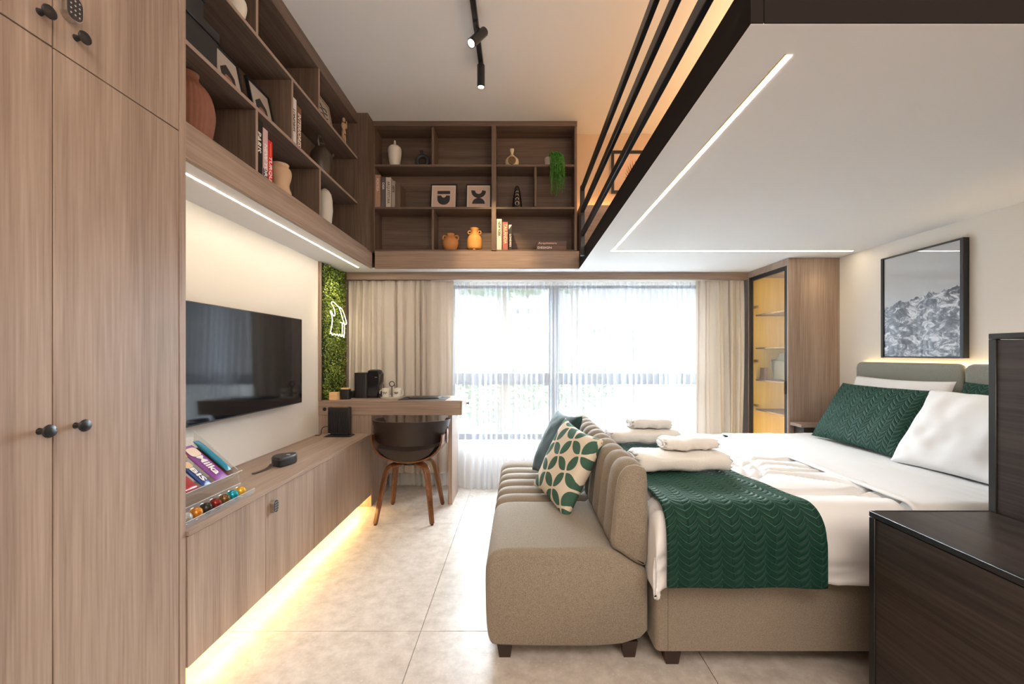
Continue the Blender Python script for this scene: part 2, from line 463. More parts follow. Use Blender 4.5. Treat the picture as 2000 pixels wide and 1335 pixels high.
def lettering(txt, size, M, mat, parent, name='lettering', depth=.0004, width=None, bold=0.0):
    c = bpy.data.curves.new(name, 'FONT'); c.body = txt; c.size = size; c.extrude = depth; c.align_x = 'CENTER'; c.align_y = 'CENTER'; c.resolution_u = 2; c.offset = bold
    t = bpy.data.objects.new('t', c)
    me = bpy.data.meshes.new_from_object(t)
    bpy.data.objects.remove(t); bpy.data.curves.remove(c)
    off = Vector((0, 0, 0)); q = parent
    while q is not None: off += q.location; q = q.parent
    xs = [v.co.x for v in me.vertices]
    sx = 1
    if width and xs: sx = width / max(1e-6, max(xs) - min(xs))
    for v in me.vertices:
        v.co = (M @ Vector((v.co.x * sx, v.co.y, v.co.z))) - off
    me.materials.clear(); me.materials.append(mat)
    o = bpy.data.objects.new(name, me); COL.objects.link(o); o.parent = parent
    return o

def frame3(origin, ex, ey, ez):
    ex, ey, ez = Vector(ex), Vector(ey), Vector(ez)
    return Matrix(((ex.x, ey.x, ez.x, origin[0]), (ex.y, ey.y, ez.y, origin[1]), (ex.z, ey.z, ez.z, origin[2]), (0, 0, 0, 1)))
def roundrect(x0, x1, y0, y1, r, n=5):
    out = []
    for cx, cy, a0 in ((x1 - r, y1 - r, 0), (x0 + r, y1 - r, 90), (x0 + r, y0 + r, 180), (x1 - r, y0 + r, 270)):
        for k in range(n + 1):
            a = R(a0 + 90 * k / n); out.append((cx + r * math.cos(a), cy + r * math.sin(a)))
    return out

# ---------------------------------------------------------------- key measures (metres)
XL, XR = -1.585, 2.44          # side walls
YB, YW = -2.6, 3.95            # wall behind the camera, window wall
ZL, ZC = 1.94, 3.2             # low ceiling under the loft, main ceiling
XE = .518                      # left edge of the loft
XCAB = -1.164                  # front of the media cabinet
XF = -1.252                    # face of the left bulkhead
# ================================================================ ROOM
# floor: slab with stone tiles as pieces
fl = struct(boxo('floor', GROUT, None, XL - .1, XR + .1, YB, 4.1, -.06, -.004, b=0))
gx = [-.426 + 1.155 * k for k in range(-1, 4)]; gx = [XL] + [g for g in gx if XL + .05 < g < XR - .05] + [XR]
gy = [1.826 + 1.165 * k for k in range(-4, 3)]; gy = [YB] + [g for g in gy if YB + .05 < g < 3.9] + [YW]
for i in range(len(gx) - 1):
    for j in range(len(gy) - 1):
        boxo('floor_tile', TILE, fl, gx[i] + .0012, gx[i + 1] - .0012, gy[j] + .0012, gy[j + 1] - .0012, -.008, 0, b=.0008)

struct(boxo('wall_left', WHITEW, None, XL - .1, XL, YB, 4.1, 0, ZC, b=0))
struct(boxo('wall_right', WHITEW, None, XR, XR + .1, YB, 4.1, 0, ZC, b=0))
struct(boxo('wall_rear', WHITEW, None, XL, XR, YB - .1, YB, 0, ZC, b=0))
struct(boxo('ceiling', WHITEC, None, XL - .1, XR + .1, YB, 4.1, ZC, ZC + .1, b=0))
# window wall with its opening
WX0, WX1, WZ0, WZ1 = -.63, 1.73, .40, 1.86
mw = MB()
mw.box(XL, WX0, YW, 4.1, 0, ZL); mw.box(WX1, XR, YW, 4.1, 0, ZL); mw.box(WX0, WX1, YW, 4.1, 0, WZ0); mw.box(WX0, WX1, YW, 4.1, WZ1, ZL)
struct(mw.build('wall_window', WHITEW, None, smooth=False))
uw = struct(boxo('wall_upper', LOFTW, None, XL, XR, 3.81, 4.1, ZL + .001, ZC, b=0))
# lowered ceiling over bookshelf side and window side
lc = MB().box(XL, XF - .0205, 1.474, 3.61, ZL, ZL + .012)
struct(lc.build('ceiling_soffit', WHITEC, None, smooth=False))
struct(boxo('ceiling_lowered', WHITEC, None, XL, XR, 3.611, YW, ZL, ZL + .012, b=0))

win = thing('window_1', 'x', 'window', (.55, 4.0, WZ0)); del win['label']; del win['category']; struct(win)
def bar(a, b_, c, d, y0=3.98, y1=4.03): boxo('frame', WINFR, win, a, b_, y0, y1, c, d, b=.003)
bar(WX0, WX1, WZ1 - .03, WZ1); bar(WX0, WX1, WZ0, WZ0 + .055); bar(WX0, WX0 + .03, WZ0, WZ1); bar(WX1 - .03, WX1, WZ0, WZ1)
bar(.285, .385, WZ0 + .05, WZ1 - .03); bar(WX0 + .03, .285, .92, 1.03); bar(.385, WX1 - .03, .92, 1.03)
for a, b_, c, d in ((WX0 + .03, .285, 1.03, WZ1 - .03), (.385, WX1 - .03, 1.03, WZ1 - .03), (WX0 + .03, .285, WZ0 + .055, .92), (.385, WX1 - .03, WZ0 + .055, .92)):
    boxo('pane', GLASS, win, a, b_, 4.003, 4.007, c, d, b=0)

# valance board
struct(boxo('trim_1', WX, None, XL, 2.05, 3.75, 3.772, 1.874, ZL - .001))
# column in the corner beside the left bookcase
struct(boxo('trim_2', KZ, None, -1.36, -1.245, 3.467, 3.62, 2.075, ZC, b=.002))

# ================================================================ LOFT
loft = thing('loft_platform', 'dark edged sleeping loft with white underside above the bed', 'loft', (XE, .938, ZL))
boxo('underside', WHITEC, loft, XE + .0015, XR - .001, .9395, 3.6105, ZL, ZL + .004, b=0)
boxo('deck', BEAM, loft, XE + .03, XR - .001, .97, 3.589, ZL + .03, 2.05, b=0)
boxo('edge_beam', BEAM, loft, XE, XE + .03, .938, 3.585, ZL + .0006, 2.055, b=.001)
boxo('edge_beam', BEAM, loft, XE + .0305, XR - .001, .938, .97, ZL + .0006, 2.055, b=.001)
# railing
rail = thing('loft_railing', 'black metal railing of three slanting bars along the loft edge', 'railing', (.50, 2, 2.055))
for z in (2.505, 2.335, 2.15):
    boxo('rail', BLACKM, rail, .49, .512, .95, 3.30, z - .022, z + .022, b=.002)
for y in (3.30,):
    boxo('post', BLACKM, rail, .485, .517, y - .02, y + .02, 1.98, 2.527, b=.002)
# LED lines sunk in the loft underside
LEDW = emit('warm_white_led', (1, .84, .60), 24)
LEDC = emit('white_led', (1, .84, .62), 70)
t = thing('led_line', 'long warm LED line set along the loft underside, corner shaped', 'light', (.667, 2.99, ZL))
boxo('diffuser', LEDW, t, .659, .675, 1.037, 2.978, ZL - .001, ZL + .002, b=0)
boxo('diffuser', LEDW, t, .655, 2.377, 2.980, 2.996, ZL - .001, ZL + .002, b=0)
boxo('edge_profile', GOLDM, t, .655, .6585, 1.033, 2.979, ZL - .002, ZL + .002, b=0)
t = thing('led_line', 'thin LED line in the white soffit above the television', 'light', (-1.358, 2.5, ZL))
boxo('diffuser', LEDC, t, -1.3625, -1.3535, 1.48, 3.55, ZL - .0012, ZL + .002, b=0)
# loft room
ledge = thing('loft_headboard', 'low dark wood ledge at the far end of the loft', 'headboard', (1.48, 3.7, 2.05))
boxo('board', WX, ledge, .53, XR, 3.64, 3.80, 2.051, 2.50, b=.003)
boxo('led_strip', emit('amber_led', (1, .55, .20), 26), ledge, .56, XR - .05, 3.765, 3.775, 2.501, 2.511, b=0)
area('loft_lamp_glow', (1.9, 2.2, 2.35), (R(180), 0, 0), .5, 1.6, 26, (1, .58, .27))
t = thing('framed_print', 'black framed brown palm leaf print on the loft wall', 'picture', (1.05, 3.8, 2.66))
fr = MB(); fr.box(.84, 1.27, 3.785, 3.808, 3.02, 3.045, .002); fr.box(.84, 1.27, 3.785, 3.808, 2.66, 2.685, .002); fr.box(.84, .862, 3.785, 3.808, 2.685, 3.02, .002); fr.box(1.248, 1.27, 3.785, 3.808, 2.685, 3.02, .002)
fr.build('frame', BLACKM, t)
boxo('mount', plain('peach_paper', (.72, .50, .36), .8), t, .862, 1.248, 3.80, 3.806, 2.685, 3.02, b=0)
lf = MB()
for k in range(13):
    a = R(-75 + k * 12.5); c0 = (1.055, 2.72)
    L = .20 - .04 * abs(k - 6) / 6
    tip = (c0[0] + math.sin(a) * L * .62, c0[1] + .05 + math.cos(a) * L)
    n_ = Vector((math.cos(a), -math.sin(a))) * .010
    mid = ((c0[0] + tip[0]) / 2, (c0[1] + tip[1]) / 2)
    lf.prism([c0, (mid[0] + n_.x, mid[1] + n_.y), tip, (mid[0] - n_.x, mid[1] - n_.y)], 3.797, 3.7995, 'xz')
lf.build('leaf_motif', plain('leaf_brown', (.33, .14, .07), .8), t, smooth=False)

# ================================================================ WARDROBE (left)
wd = thing('wardrobe', 'tall light walnut wardrobe with two rows of flush doors', 'wardrobe', (-1.38, .6, 0))
boxo('carcass', WZ, wd, XL, -1.190, -1.3, 1.445, .0, 3.195, b=0)
boxo('end_panel', WZ, wd, XL, -1.168, 1.447, 1.474, .0, 3.195, b=.001)
KN = BLACKM
def knob(y, z, parent, x=-1.17):
    M = Matrix.Translation((x, y, z)) @ Matrix.Rotation(R(90), 4, 'Y')
    MB().lathe([(.0085, 0), (.007, .004), (.0055, .014), (.0075, .017), (.0145, .0205), (.0165, .0245), (.015, .028), (.008, .0305), (.0, .031)], M=M, n=20).build('knob', KN, parent)
def doors(z0, z1, kz, lock=False):
    for i, (y0, y1) in enumerate(((-.1, .27), (.273, .662), (.665, 1.0535), (1.0565, 1.4455))):
        d = boxo('door', WZ, wd, -1.189, -1.17, y0, y1, z0, z1, b=.0012)
        if i == 2: knob(1.025, kz, d)
        if i == 3: knob(1.109, kz, d)
        if i == 0: knob(.24, kz, d)
        if i == 1: knob(.30, kz, d)
doors(.03, 1.9705, 1.014); doors(1.9735, 3.18, 2.037)
def code_lock(name, y, z, x, parent, rx=.021, rz=.033):
    M = Matrix.Translation((x, y, z)) @ Matrix.Rotation(R(90), 4, 'Y')
    def rr(d): return [(b_, a) for a, b_ in roundrect(-rx + d, rx - d, -rz + d, rz - d, (rx - d) * .95, 6)]
    h = MB().prism(rr(0), 0, .020, 'xy', M=M).build(name, CHROME, parent)
    MB().prism(rr(.002), .020, .0215, 'xy', M=M).build('keypad', plain('keypad_black', (.025, .025, .028), .4), h)
    bt = MB()
    for r_ in range(4):
        for c_ in range(3):
            Mq = Matrix.Translation((x + .0214, y - .0105 + c_ * .0105, z + .018 - r_ * .012)) @ Matrix.Rotation(R(90), 4, 'Y')
            bt.lathe([(.0022, 0), (.0022, .0006)], M=Mq, n=8)
    bt.build('buttons', plain('button_grey', (.45, .45, .47), .5), h)
code_lock('code_lock', 1.088, 2.098, -1.17, wd)

# ================================================================ MEDIA CABINET
mc = thing('media_cabinet', 'long low light walnut cabinet running under the television', 'cabinet', (-1.38, 2.4, .095))
boxo('countertop', WY, mc, XL + .002, -1.158, 1.476, 3.318, .563, .580, b=.001)
boxo('carcass', WZ, mc, XL + .002, -1.186, 1.476, 3.318, .097, .562, b=0)
ys = [1.478, 1.936, 2.392, 2.850, 3.314]
dl = []
for a, b_ in zip(ys, ys[1:]):
    dl.append(boxo('door', WZ, mc, -1.185, -1.166, a + .0015, b_ - .0015, .097, .5595, b=.001))
boxo('plinth', WY, mc, XL + .002, -1.32, 1.476, 3.318, 0, .096, b=0)
code_lock('code_lock', 1.985, .487, -1.166, dl[1], .019, .031)
t = thing('led_strip', 'amber LED strip glowing under the media cabinet', 'light', (-1.26, 2.4, .09))
boxo('diffuser', emit('amber_floor_led', (1, .64, .22), 62), t, -1.262, -1.25, 1.48, 3.31, .087, .095, b=0)

# ================================================================ LEFT UPPER BOOKCASE
XS = -1.333
lb = thing('wall_bookcase', 'long walnut open bookcase high on the left wall', 'bookcase', (-1.45, 2.5, 1.952))
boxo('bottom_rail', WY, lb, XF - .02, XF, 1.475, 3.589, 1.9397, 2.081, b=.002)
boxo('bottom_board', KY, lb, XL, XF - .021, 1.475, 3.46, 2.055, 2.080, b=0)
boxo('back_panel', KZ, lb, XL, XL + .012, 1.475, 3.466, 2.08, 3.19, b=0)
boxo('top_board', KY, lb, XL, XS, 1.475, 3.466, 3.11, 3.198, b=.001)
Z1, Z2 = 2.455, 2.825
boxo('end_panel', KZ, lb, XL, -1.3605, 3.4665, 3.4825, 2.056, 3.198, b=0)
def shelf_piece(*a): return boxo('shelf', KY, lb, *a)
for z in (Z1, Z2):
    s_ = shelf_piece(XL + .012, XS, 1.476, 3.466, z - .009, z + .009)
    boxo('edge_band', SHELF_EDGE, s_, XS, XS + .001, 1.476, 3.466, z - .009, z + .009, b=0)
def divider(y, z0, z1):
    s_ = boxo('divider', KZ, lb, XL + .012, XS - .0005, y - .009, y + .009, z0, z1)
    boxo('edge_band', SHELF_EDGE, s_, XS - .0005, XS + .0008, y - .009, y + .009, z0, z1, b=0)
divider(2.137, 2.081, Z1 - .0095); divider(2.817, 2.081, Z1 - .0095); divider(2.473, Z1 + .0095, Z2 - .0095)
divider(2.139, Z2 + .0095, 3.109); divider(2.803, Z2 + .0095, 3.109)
ZB = 2.081; ZS1 = Z1 + .009; ZS2 = Z2 + .009

# ================================================================ FAR UPPER BOOKCASE
def fx(px): return (px - 1013) * .004378
def fz(py): return 1.2 + (693 - py) * .004378
fb = thing('end_bookcase', 'walnut grid bookcase above the window valance', 'bookcase', (-.4, 3.7, 1.952))
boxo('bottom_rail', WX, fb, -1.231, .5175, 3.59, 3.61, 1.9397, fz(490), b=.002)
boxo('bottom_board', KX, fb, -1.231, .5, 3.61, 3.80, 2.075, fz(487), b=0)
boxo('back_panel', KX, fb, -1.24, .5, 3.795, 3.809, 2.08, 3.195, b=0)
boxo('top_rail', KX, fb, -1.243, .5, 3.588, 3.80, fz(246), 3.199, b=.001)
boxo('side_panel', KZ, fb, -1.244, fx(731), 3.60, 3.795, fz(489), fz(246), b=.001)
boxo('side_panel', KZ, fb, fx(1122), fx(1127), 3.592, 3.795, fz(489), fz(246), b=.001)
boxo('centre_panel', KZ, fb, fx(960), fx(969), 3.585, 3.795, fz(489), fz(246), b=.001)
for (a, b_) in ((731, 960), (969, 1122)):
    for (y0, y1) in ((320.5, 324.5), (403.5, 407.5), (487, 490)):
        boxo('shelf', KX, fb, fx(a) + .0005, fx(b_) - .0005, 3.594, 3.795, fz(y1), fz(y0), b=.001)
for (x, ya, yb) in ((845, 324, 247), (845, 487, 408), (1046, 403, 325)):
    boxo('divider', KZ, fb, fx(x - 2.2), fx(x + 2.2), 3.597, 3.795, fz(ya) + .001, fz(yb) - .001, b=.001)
FZ3, FZ2, FZ1 = fz(320.5), fz(403.5), fz(487)

# ================================================================ TALL GLASS CABINET (right)
XC, YC = 2.05, 3.19
gc = thing('display_cabinet', 'tall walnut cabinet with lit glass door beside the curtain', 'cabinet', (2.24, 3.47, 0))
boxo('front_panel', WZ, gc, XC, XR, YC, YC + .02, .0, ZL - .002, b=.001)
boxo('top_board', WX, gc, XC, XR, YC + .02, 3.75, 1.885, ZL - .002, b=0)
boxo('rear_panel', WZ, gc, XC, XR, 3.735, 3.75, .0, 1.885, b=0)
LITW = wood('yellow_lit_wood', 'z', (.66, .47, .12), (.74, .55, .17), (.80, .63, .23), rough=.5)  # yellow LED light on the lining put into its wood colour
boxo('back_lining', LITW, gc, XR - .014, XR, YC + .021, 3.734, .08, 1.884, b=0)
boxo('base_board', LITW, gc, XC + .025, XR - .015, YC + .021, 3.734, .05, .08, b=0)
boxo('side_lining', LITW, gc, XC + .02, XR - .015, 3.722, 3.734, .08, 1.884, b=0)
boxo('side_lining', LITW, gc, XC + .02, XR - .015, YC + .021, YC + .030, .08, 1.884, b=0)
for z in (.72, .98, 1.26, 1.55):
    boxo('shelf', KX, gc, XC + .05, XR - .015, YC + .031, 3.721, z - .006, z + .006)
dr = boxo('door', BLACKM, gc, XC, XC + .02, YC + .021, YC + .050, .06, 1.884)
boxo('door_frame', BLACKM, dr, XC, XC + .02, 3.70, 3.735, .06, 1.884)
boxo('door_frame', BLACKM, dr, XC, XC + .02, YC + .051, 3.70, 1.85, 1.884)
boxo('glass', SMOKE, dr, XC + .008, XC + .012, YC + .05, 3.70, .07, 1.85, b=0)
boxo('handle', BLACKG, dr, XC - .006, XC, YC + .026, YC + .044, .90, 1.0)
for z in (1.62, 1.15, .76):
    h = MB().cb((XC + .03, 3.665, z), (.018, .06, .022), .003).cb((XC + .045, 3.70, z), (.03, .03, .014), .003).build('hinge', GOLDM, gc)
for y in (3.30,):
    boxo('led_strip', emit('yellow_led', (1, .80, .38), 30), gc, XC + .03, XC + .036, YC + .033, YC + .037, .1, 1.88, b=0)
gl = area('cabinet_lamp', (2.072, 3.42, .98), (0, R(-90), 0), 1.7, .3, 4.5, (1, .86, .45))
spot('led_corner_beam', (2.25, 2.97, 1.93), (2.27, 3.2, 1.55), 2.2, (1, .72, .40), 75, .9, .03)
t = thing('storage_case', 'dark grey angular case behind the cabinet glass', 'case', (2.2, 3.4, .986))
MB().prism([(3.28, .986), (3.52, .986), (3.56, 1.16), (3.48, 1.17), (3.44, 1.21), (3.28, 1.225)], 2.14, 2.36, 'yz').build('shell', plain('charcoal_shell', (.014, .014, .016), .5), t)
MB().box(2.13, 2.139, 3.29, 3.50, 1.0, 1.15, .003).build('front_pocket', plain('charcoal_pocket', (.055, .055, .06), .6), t)
t = tag(boxo('notebook', plain('brown_leather_cover', (.10, .05, .03), .5), None, 2.10, 2.13, 3.59, 3.65, .986, 1.09), 'small brown notebook standing behind the cabinet glass', 'notebook')

# nightstand
ns = thing('nightstand', 'small walnut nightstand between bed and glass cabinet', 'nightstand', (2.25, 3.12, .0))
boxo('top', WX, ns, 2.06, XR, 3.06, 3.188, .67, .693, b=.002)
boxo('body', DX, ns, 2.09, XR, 3.075, 3.188, .05, .669, b=.002)

# ================================================================ DESK
DT = .84
dk = thing('desk', 'walnut desk built across the corner under the curtain', 'desk', (-1.0, 3.5, 0))
boxo('desktop', WX, dk, XL, -.449, 3.32, 3.73, DT - .012, DT, b=.0015)
boxo('front_rail', WX, dk, XL, -.4605, 3.322, 3.34, .724, DT - .0125, b=.001)
boxo('underside', WX, dk, XL, -.4605, 3.341, 3.73, .724, .736, b=0)
e_ = boxo('drawer', WY, dk, -.46, -.449, 3.325, 3.725, .726, DT - .014, b=.0015)
M = Matrix.Translation((-.449, 3.62, .785)) @ Matrix.Rotation(R(90), 4, 'Y')
MB().lathe([(.007, 0), (.005, .004), (.005, .014), (.013, .018), (.014, .022), (.0, .024)], M=M, n=16).build('knob', KN, e_)
boxo('leg_panel', WZ, dk, -.566, -.534, 3.37, 3.70, 0, .7235, b=.001)
boxo('side_panel', WZ, dk, XL, -1.166, 3.325, 3.345, 0, .7235, b=.001)
boxo('side_panel', WZ, dk, -1.186, -1.166, 3.346, 3.73, 0, .7235, b=.001)
M = Matrix.Translation((-1.535, 3.3215, .772)) @ Matrix.Rotation(R(90), 4, 'X')
MB().lathe([(.015, 0), (.015, .002), (.011, .003), (.0, .003)], M=M, n=16).build('cable_grommet', BLACKP, dk)

# ================================================================ CURTAINS
def curtain(name, label, group, x0, x1, y0, ztop, zbot, n, amp_t, amp_b, bx, mat, seed, flare=0, nu=None, nv=34, lean=0.0, cat='curtain'):
    rnd = random.Random(seed)
    L = x1 - x0
    nu = nu or int(n * 14)
    u = np.linspace(0, 1, nu)[:, None]; v = np.linspace(0, 1, nv)[None, :]      # v 0 top .. 1 bottom
    p1, p2, p3 = [rnd.uniform(0, 6.28) for _ in range(3)]
    ph = 2 * PI * n * u + 1.6 * np.sin(2 * PI * 2.3 * u + p1) + 1.1 * np.sin(2 * PI * 5.1 * u + p2) + .5 * np.sin(3 * v + 9 * u + p3)
    am = amp_t + (amp_b - amp_t) * v ** .7
    am = am * (1 + .45 * np.sin(2 * PI * 3.7 * u + p2 + 1.2 * v))
    y = y0 + am * np.sin(ph) + .35 * am * np.sin(2.13 * ph + p3 + v)
    top = np.clip(1 - v / .05, 0, 1)
    y = y + top * .006 * np.sin(2 * PI * n * 3.1 * u + p1)
    x = x0 + L * u + (bx * (0.3 + .7 * v)) * np.sin(ph + 1.9) + lean * v * (u - .5)
    x = x + .012 * np.sin(2.2 * v + 6 * u + p1) * v
    x = np.clip(x, x0 - .01, x1 + .01) if not lean else x
    if flare:
        w = np.clip((x - (-.58)) / .12, 0, 1) * np.clip((1.75 - x) / .3, 0, 1)
        y = y - flare * w * v ** 2.2
    z = ztop + (zbot - ztop) * v + .004 * np.sin(ph) * (v > .99) + 0 * u
    P = np.stack([x + 0 * v, y + 0 * x, z + 0 * u], -1)
    o = MB().grid(P).build(name, mat, None, recalc=False, angle=80)
    return tag(o, label, cat, group)
curtain('sheer_curtain', 'white sheer curtain covering the left half of the window', 'sheer curtains', -1.56, .335, 3.875, 1.872, .006, 34, .010, .030, .017, SHEER, 3, flare=.10)
curtain('sheer_curtain', 'white sheer curtain covering the window half behind the bed', 'sheer curtains', .335, 2.03, 3.875, 1.872, .006, 31, .010, .030, .017, SHEER, 5, flare=.10)
curtain('drape', 'beige drape behind the desk left of the window', 'heavy drapes', -1.545, -.585, 3.805, 1.873, .14, 12, .013, .026, .014, DRAPE, 11, nv=30)
curtain('drape', 'greyish beige drape between window and glass cabinet', 'heavy drapes', 1.60, 2.035, 3.805, 1.873, .14, 6, .013, .026, .014, DRAPE, 12, nv=30)
# ================================================================ TELEVISION
tv = thing('television', 'large flat black television mounted on the cream wall', 'television', (-1.52, 2.38, .87))
boxo('body', BLACKP, tv, -1.55, -1.505, 1.875, 2.895, .885, 1.438, b=.006)
boxo('bezel', BLACKP, tv, -1.506, -1.500, 1.868, 2.907, .872, 1.447, b=.002)
TVS = plain('tv_screen', (.006, .007, .010), .06, spec=.35)
boxo('screen', TVS, tv, -1.500, -1.4985, 1.874, 2.901, .879, 1.442, b=0)
boxo('wall_mount', BLACKM, tv, XL, -1.55, 2.2, 2.6, 1.0, 1.3, b=0)

# ================================================================ GREEN WALL + NEON
gw = thing('green_wall', 'narrow leafy green wall panel in the corner above the desk', 'green wall', (-1.57, 3.54, DT))
boxo('backing', plain('dark_moss_base', (.02, .035, .01), .95, noise_amt=.4, nscale=60), gw, XL, -1.57, 3.34, 3.735, DT, 1.939, b=0)
boxo('frame', WZ, gw, XL, -1.566, 3.318, 3.338, DT, 1.939, b=.001)
boxo('frame', plain('dark_wood_edge', (.12, .06, .035), .6), gw, XL, -1.535, 3.735, 3.749, DT, 1.939, b=.001)
lv = MB(); cols = []
rg = random.Random(4)
for _ in range(6500):
    y = rg.uniform(3.338, 3.735); z = rg.uniform(DT + .005, 1.93)
    dpt = rg.uniform(0, 1) ** .7 * .045 * (0.75 + .45 * noise.noise(Vector((y * 9, z * 9, 0))))
    c = Vector((-1.57 + dpt, y, z)); s = rg.uniform(.008, .015)
    d = Vector((rg.uniform(-.2, .9), rg.uniform(-1, 1), rg.uniform(-1, .8))).normalized()
    nn = Vector((rg.uniform(.3, 1), rg.uniform(-.8, .8), rg.uniform(-.3, .9))).normalized()
    sd = d.cross(nn).normalized() * s * .5
    a = c; b_ = c + d * s * .6 + nn * .001; e = c + d * s * 1.35
    lv.add([a, b_ + sd, e, b_ - sd], [(0, 1, 2), (0, 2, 3)])
LEAF, n_, l_, p_ = new_mat('boxwood_leaf')
tc = n_.new('ShaderNodeTexCoord'); nz = n_.new('ShaderNodeTexNoise'); nz.inputs['Scale'].default_value = 70; l_.new(tc.outputs['Object'], nz.inputs[0])
r_ = n_.new('ShaderNodeValToRGB'); e_ = r_.color_ramp.elements
e_[0].position = .36; e_[0].color = (.025, .075, .012, 1); e_[1].position = .64; e_[1].color = (.42, .46, .08, 1); e_.new(.5).color = (.15, .25, .03, 1)
l_.new(nz.outputs['Fac'], r_.inputs[0]); l_.new(r_.outputs[0], p_.inputs['Base Color']); p_.inputs['Roughness'].default_value = .4
o = lv.build('foliage', LEAF, gw, smooth=False, recalc=False); o['kind'] = 'stuff'

ne = thing('neon_sign', 'warm white neon outline of a penguin on the green wall', 'neon sign', (-1.505, 3.52, 1.35))
NX = -1.505
def np_(pts):
    out = []
    for (a, b_) in pts:
        px = 620 + a / 11.125; py = 560 + b_ / 11.125
        Y = 820 * -NX / (1013 - px); out.append((NX, Y, 1.2 + (693 - py) * Y / 820))
    return out
def smoothp(pts, it=2):
    pts = [Vector(p) for p in pts]
    for _ in range(it):
        q = [pts[0]]
        for a, b_ in zip(pts, pts[1:]): q += [a * .75 + b_ * .25, a * .25 + b_ * .75]
        pts = q + [pts[-1]]
    return pts
NEON = emit('neon_warm', (1, .84, .50), 5)
for nm, pts in (('outline_tube', [(275, 1010), (300, 900), (322, 780), (325, 680), (300, 590), (270, 520), (300, 520), (330, 600), (365, 640), (385, 590), (372, 500), (340, 420), (300, 370), (305, 325), (345, 320), (395, 370), (450, 430), (505, 450), (545, 500), (590, 620), (632, 770), (622, 825), (560, 790), (490, 765)]),
                ('wing_tube', [(475, 455), (505, 540), (545, 690), (585, 790), (590, 900), (578, 1090)]),
                ('wing_tube', [(540, 800), (545, 900), (528, 1080)]),
                ('feet_tube', [(275, 1010), (300, 990), (330, 1060), (365, 1000), (400, 1060), (430, 1005), (455, 1080), (485, 1010), (510, 1090), (540, 1020), (578, 1100)]),
                ('beak_tube', [(320, 350), (350, 400), (410, 440)])):
    MB().tube(smoothp(np_(pts), 2),   .0032 if nm != 'beak_tube' else .0022, 6).build(nm, NEON if nm != 'beak_tube' else GOLDM, ne)
spot('green_wall_downlight', (-1.36, 3.42, 1.925), (-1.56, 3.50, 1.5), 7, (1, .82, .5), 85, .8, .02)

# ================================================================ TRACK LIGHT
tk = thing('track_light_rail', 'slim black lighting track fixed to the high ceiling', 'track', (-.256, 1.9, 3.2))
boxo('rail', BLACKM, tk, -.272, -.240, -.5, 2.89, 3.168, 3.1995, b=.002)
boxo('end_cap', BLACKM, tk, -.273, -.239, 2.89, 2.896, 3.167, 3.1995, b=.001)
def cyl_between(a, b_, r0, r1=None, n=24):
    a, b_ = Vector(a), Vector(b_); d = b_ - a
    M = Matrix.Translation(a) @ d.to_track_quat('Z', 'Y').to_matrix().to_4x4()
    r1 = r1 or r0; L = d.length
    return M, L
def head(label, joint, a, b_, lit):
    t = thing('track_spotlight', label, 'spotlight', joint)
    M, L = cyl_between(a, b_, .03)
    MB().lathe([(.0, 0), (.024, 0), (.026, .002), (.026, L), (.022, L), (.021, L - .012), (.0, L - .012)], M=M, n=28, cap=False).build('housing', BLACKM, t)
    MB().lathe([(.0, L - .0105), (.0205, L - .0105), (.0205, L - .009), (.0, L - .009)], M=M, n=24, cap=False).build('lens', lit, t)
    MB().tube([joint, ((Vector(a) * .7 + Vector(b_) * .3) + Vector((.02, 0, .01)))], .006, 8).build('stem', BLACKM, t)
    MB().cb((joint[0], joint[1], joint[2] - .004), (.03, .08, .012), .002).build('adapter', BLACKM, t)
LENS = emit('spot_lens', (1, .9, .7), 14)
head('tilted black spotlight with glowing lens on the ceiling track', (-.256, 2.51, 3.168), (-.205, 2.50, 3.125), (-.275, 2.42, 2.995), LENS)
head('black spotlight hanging straight down at the track end', (-.256, 2.86, 3.168), (-.256, 2.85, 3.165), (-.256, 2.85, 3.015), LENS)
spot('spot_beam_bookcase', (-.27, 2.84, 3.0), (-.20, 3.62, 2.05), 60, (1, .68, .36), 38, .7, .02)
spot('spot_beam_side', (-.29, 2.40, 2.98), (-1.0, 2.1, 1.9), 8, (1, .84, .62), 60, .7, .02)

# ================================================================ CHAIR
ch = thing('desk_chair', 'dark leather tub chair with bent walnut legs at the desk', 'chair', (-.815, 3.16, 0))
cx, cy = -.812, 3.17
# wraparound back
nu, nv = 60, 12
def back_pt(a, v, inner):
    # a: angle, v: 0 bottom..1 top
    s = abs(a) / R(118)
    rx = .262 + .030 * v; ry = .205 + .02 * v
    x = cx + rx * math.sin(a) * (1.0 + 0)
    y = cy + .02 - ry * math.cos(a)
    zt = .722 - .012 * s ** 2; zb = .548 + .075 * s ** 3
    z = zb + (zt - zb) * v
    th = .022 * math.sin(PI * min(1, max(0, .12 + .76 * v))) + .006
    if inner:
        nx, ny = math.sin(a), -math.cos(a)
        x -= nx * th; y -= ny * th
    return (x, y, z)
prof_n = 14
P = np.zeros((nu, prof_n * 2, 3))
for i in range(nu):
    a = R(-118 + 236 * i / (nu - 1))
    for j in range(prof_n):
        v = j / (prof_n - 1)
        P[i, j] = back_pt(a, v, False); P[i, 2 * prof_n - 1 - j] = back_pt(a, v, True)
m = MB(); m.grid(np.concatenate([P, P[:, :1]], 1))
m.f.append(tuple(range(prof_n * 2))); m.f.append(tuple((nu - 1) * (prof_n * 2 + 1) + k for k in range(prof_n * 2)))
m.build('backrest', LEATHER, ch, angle=60)
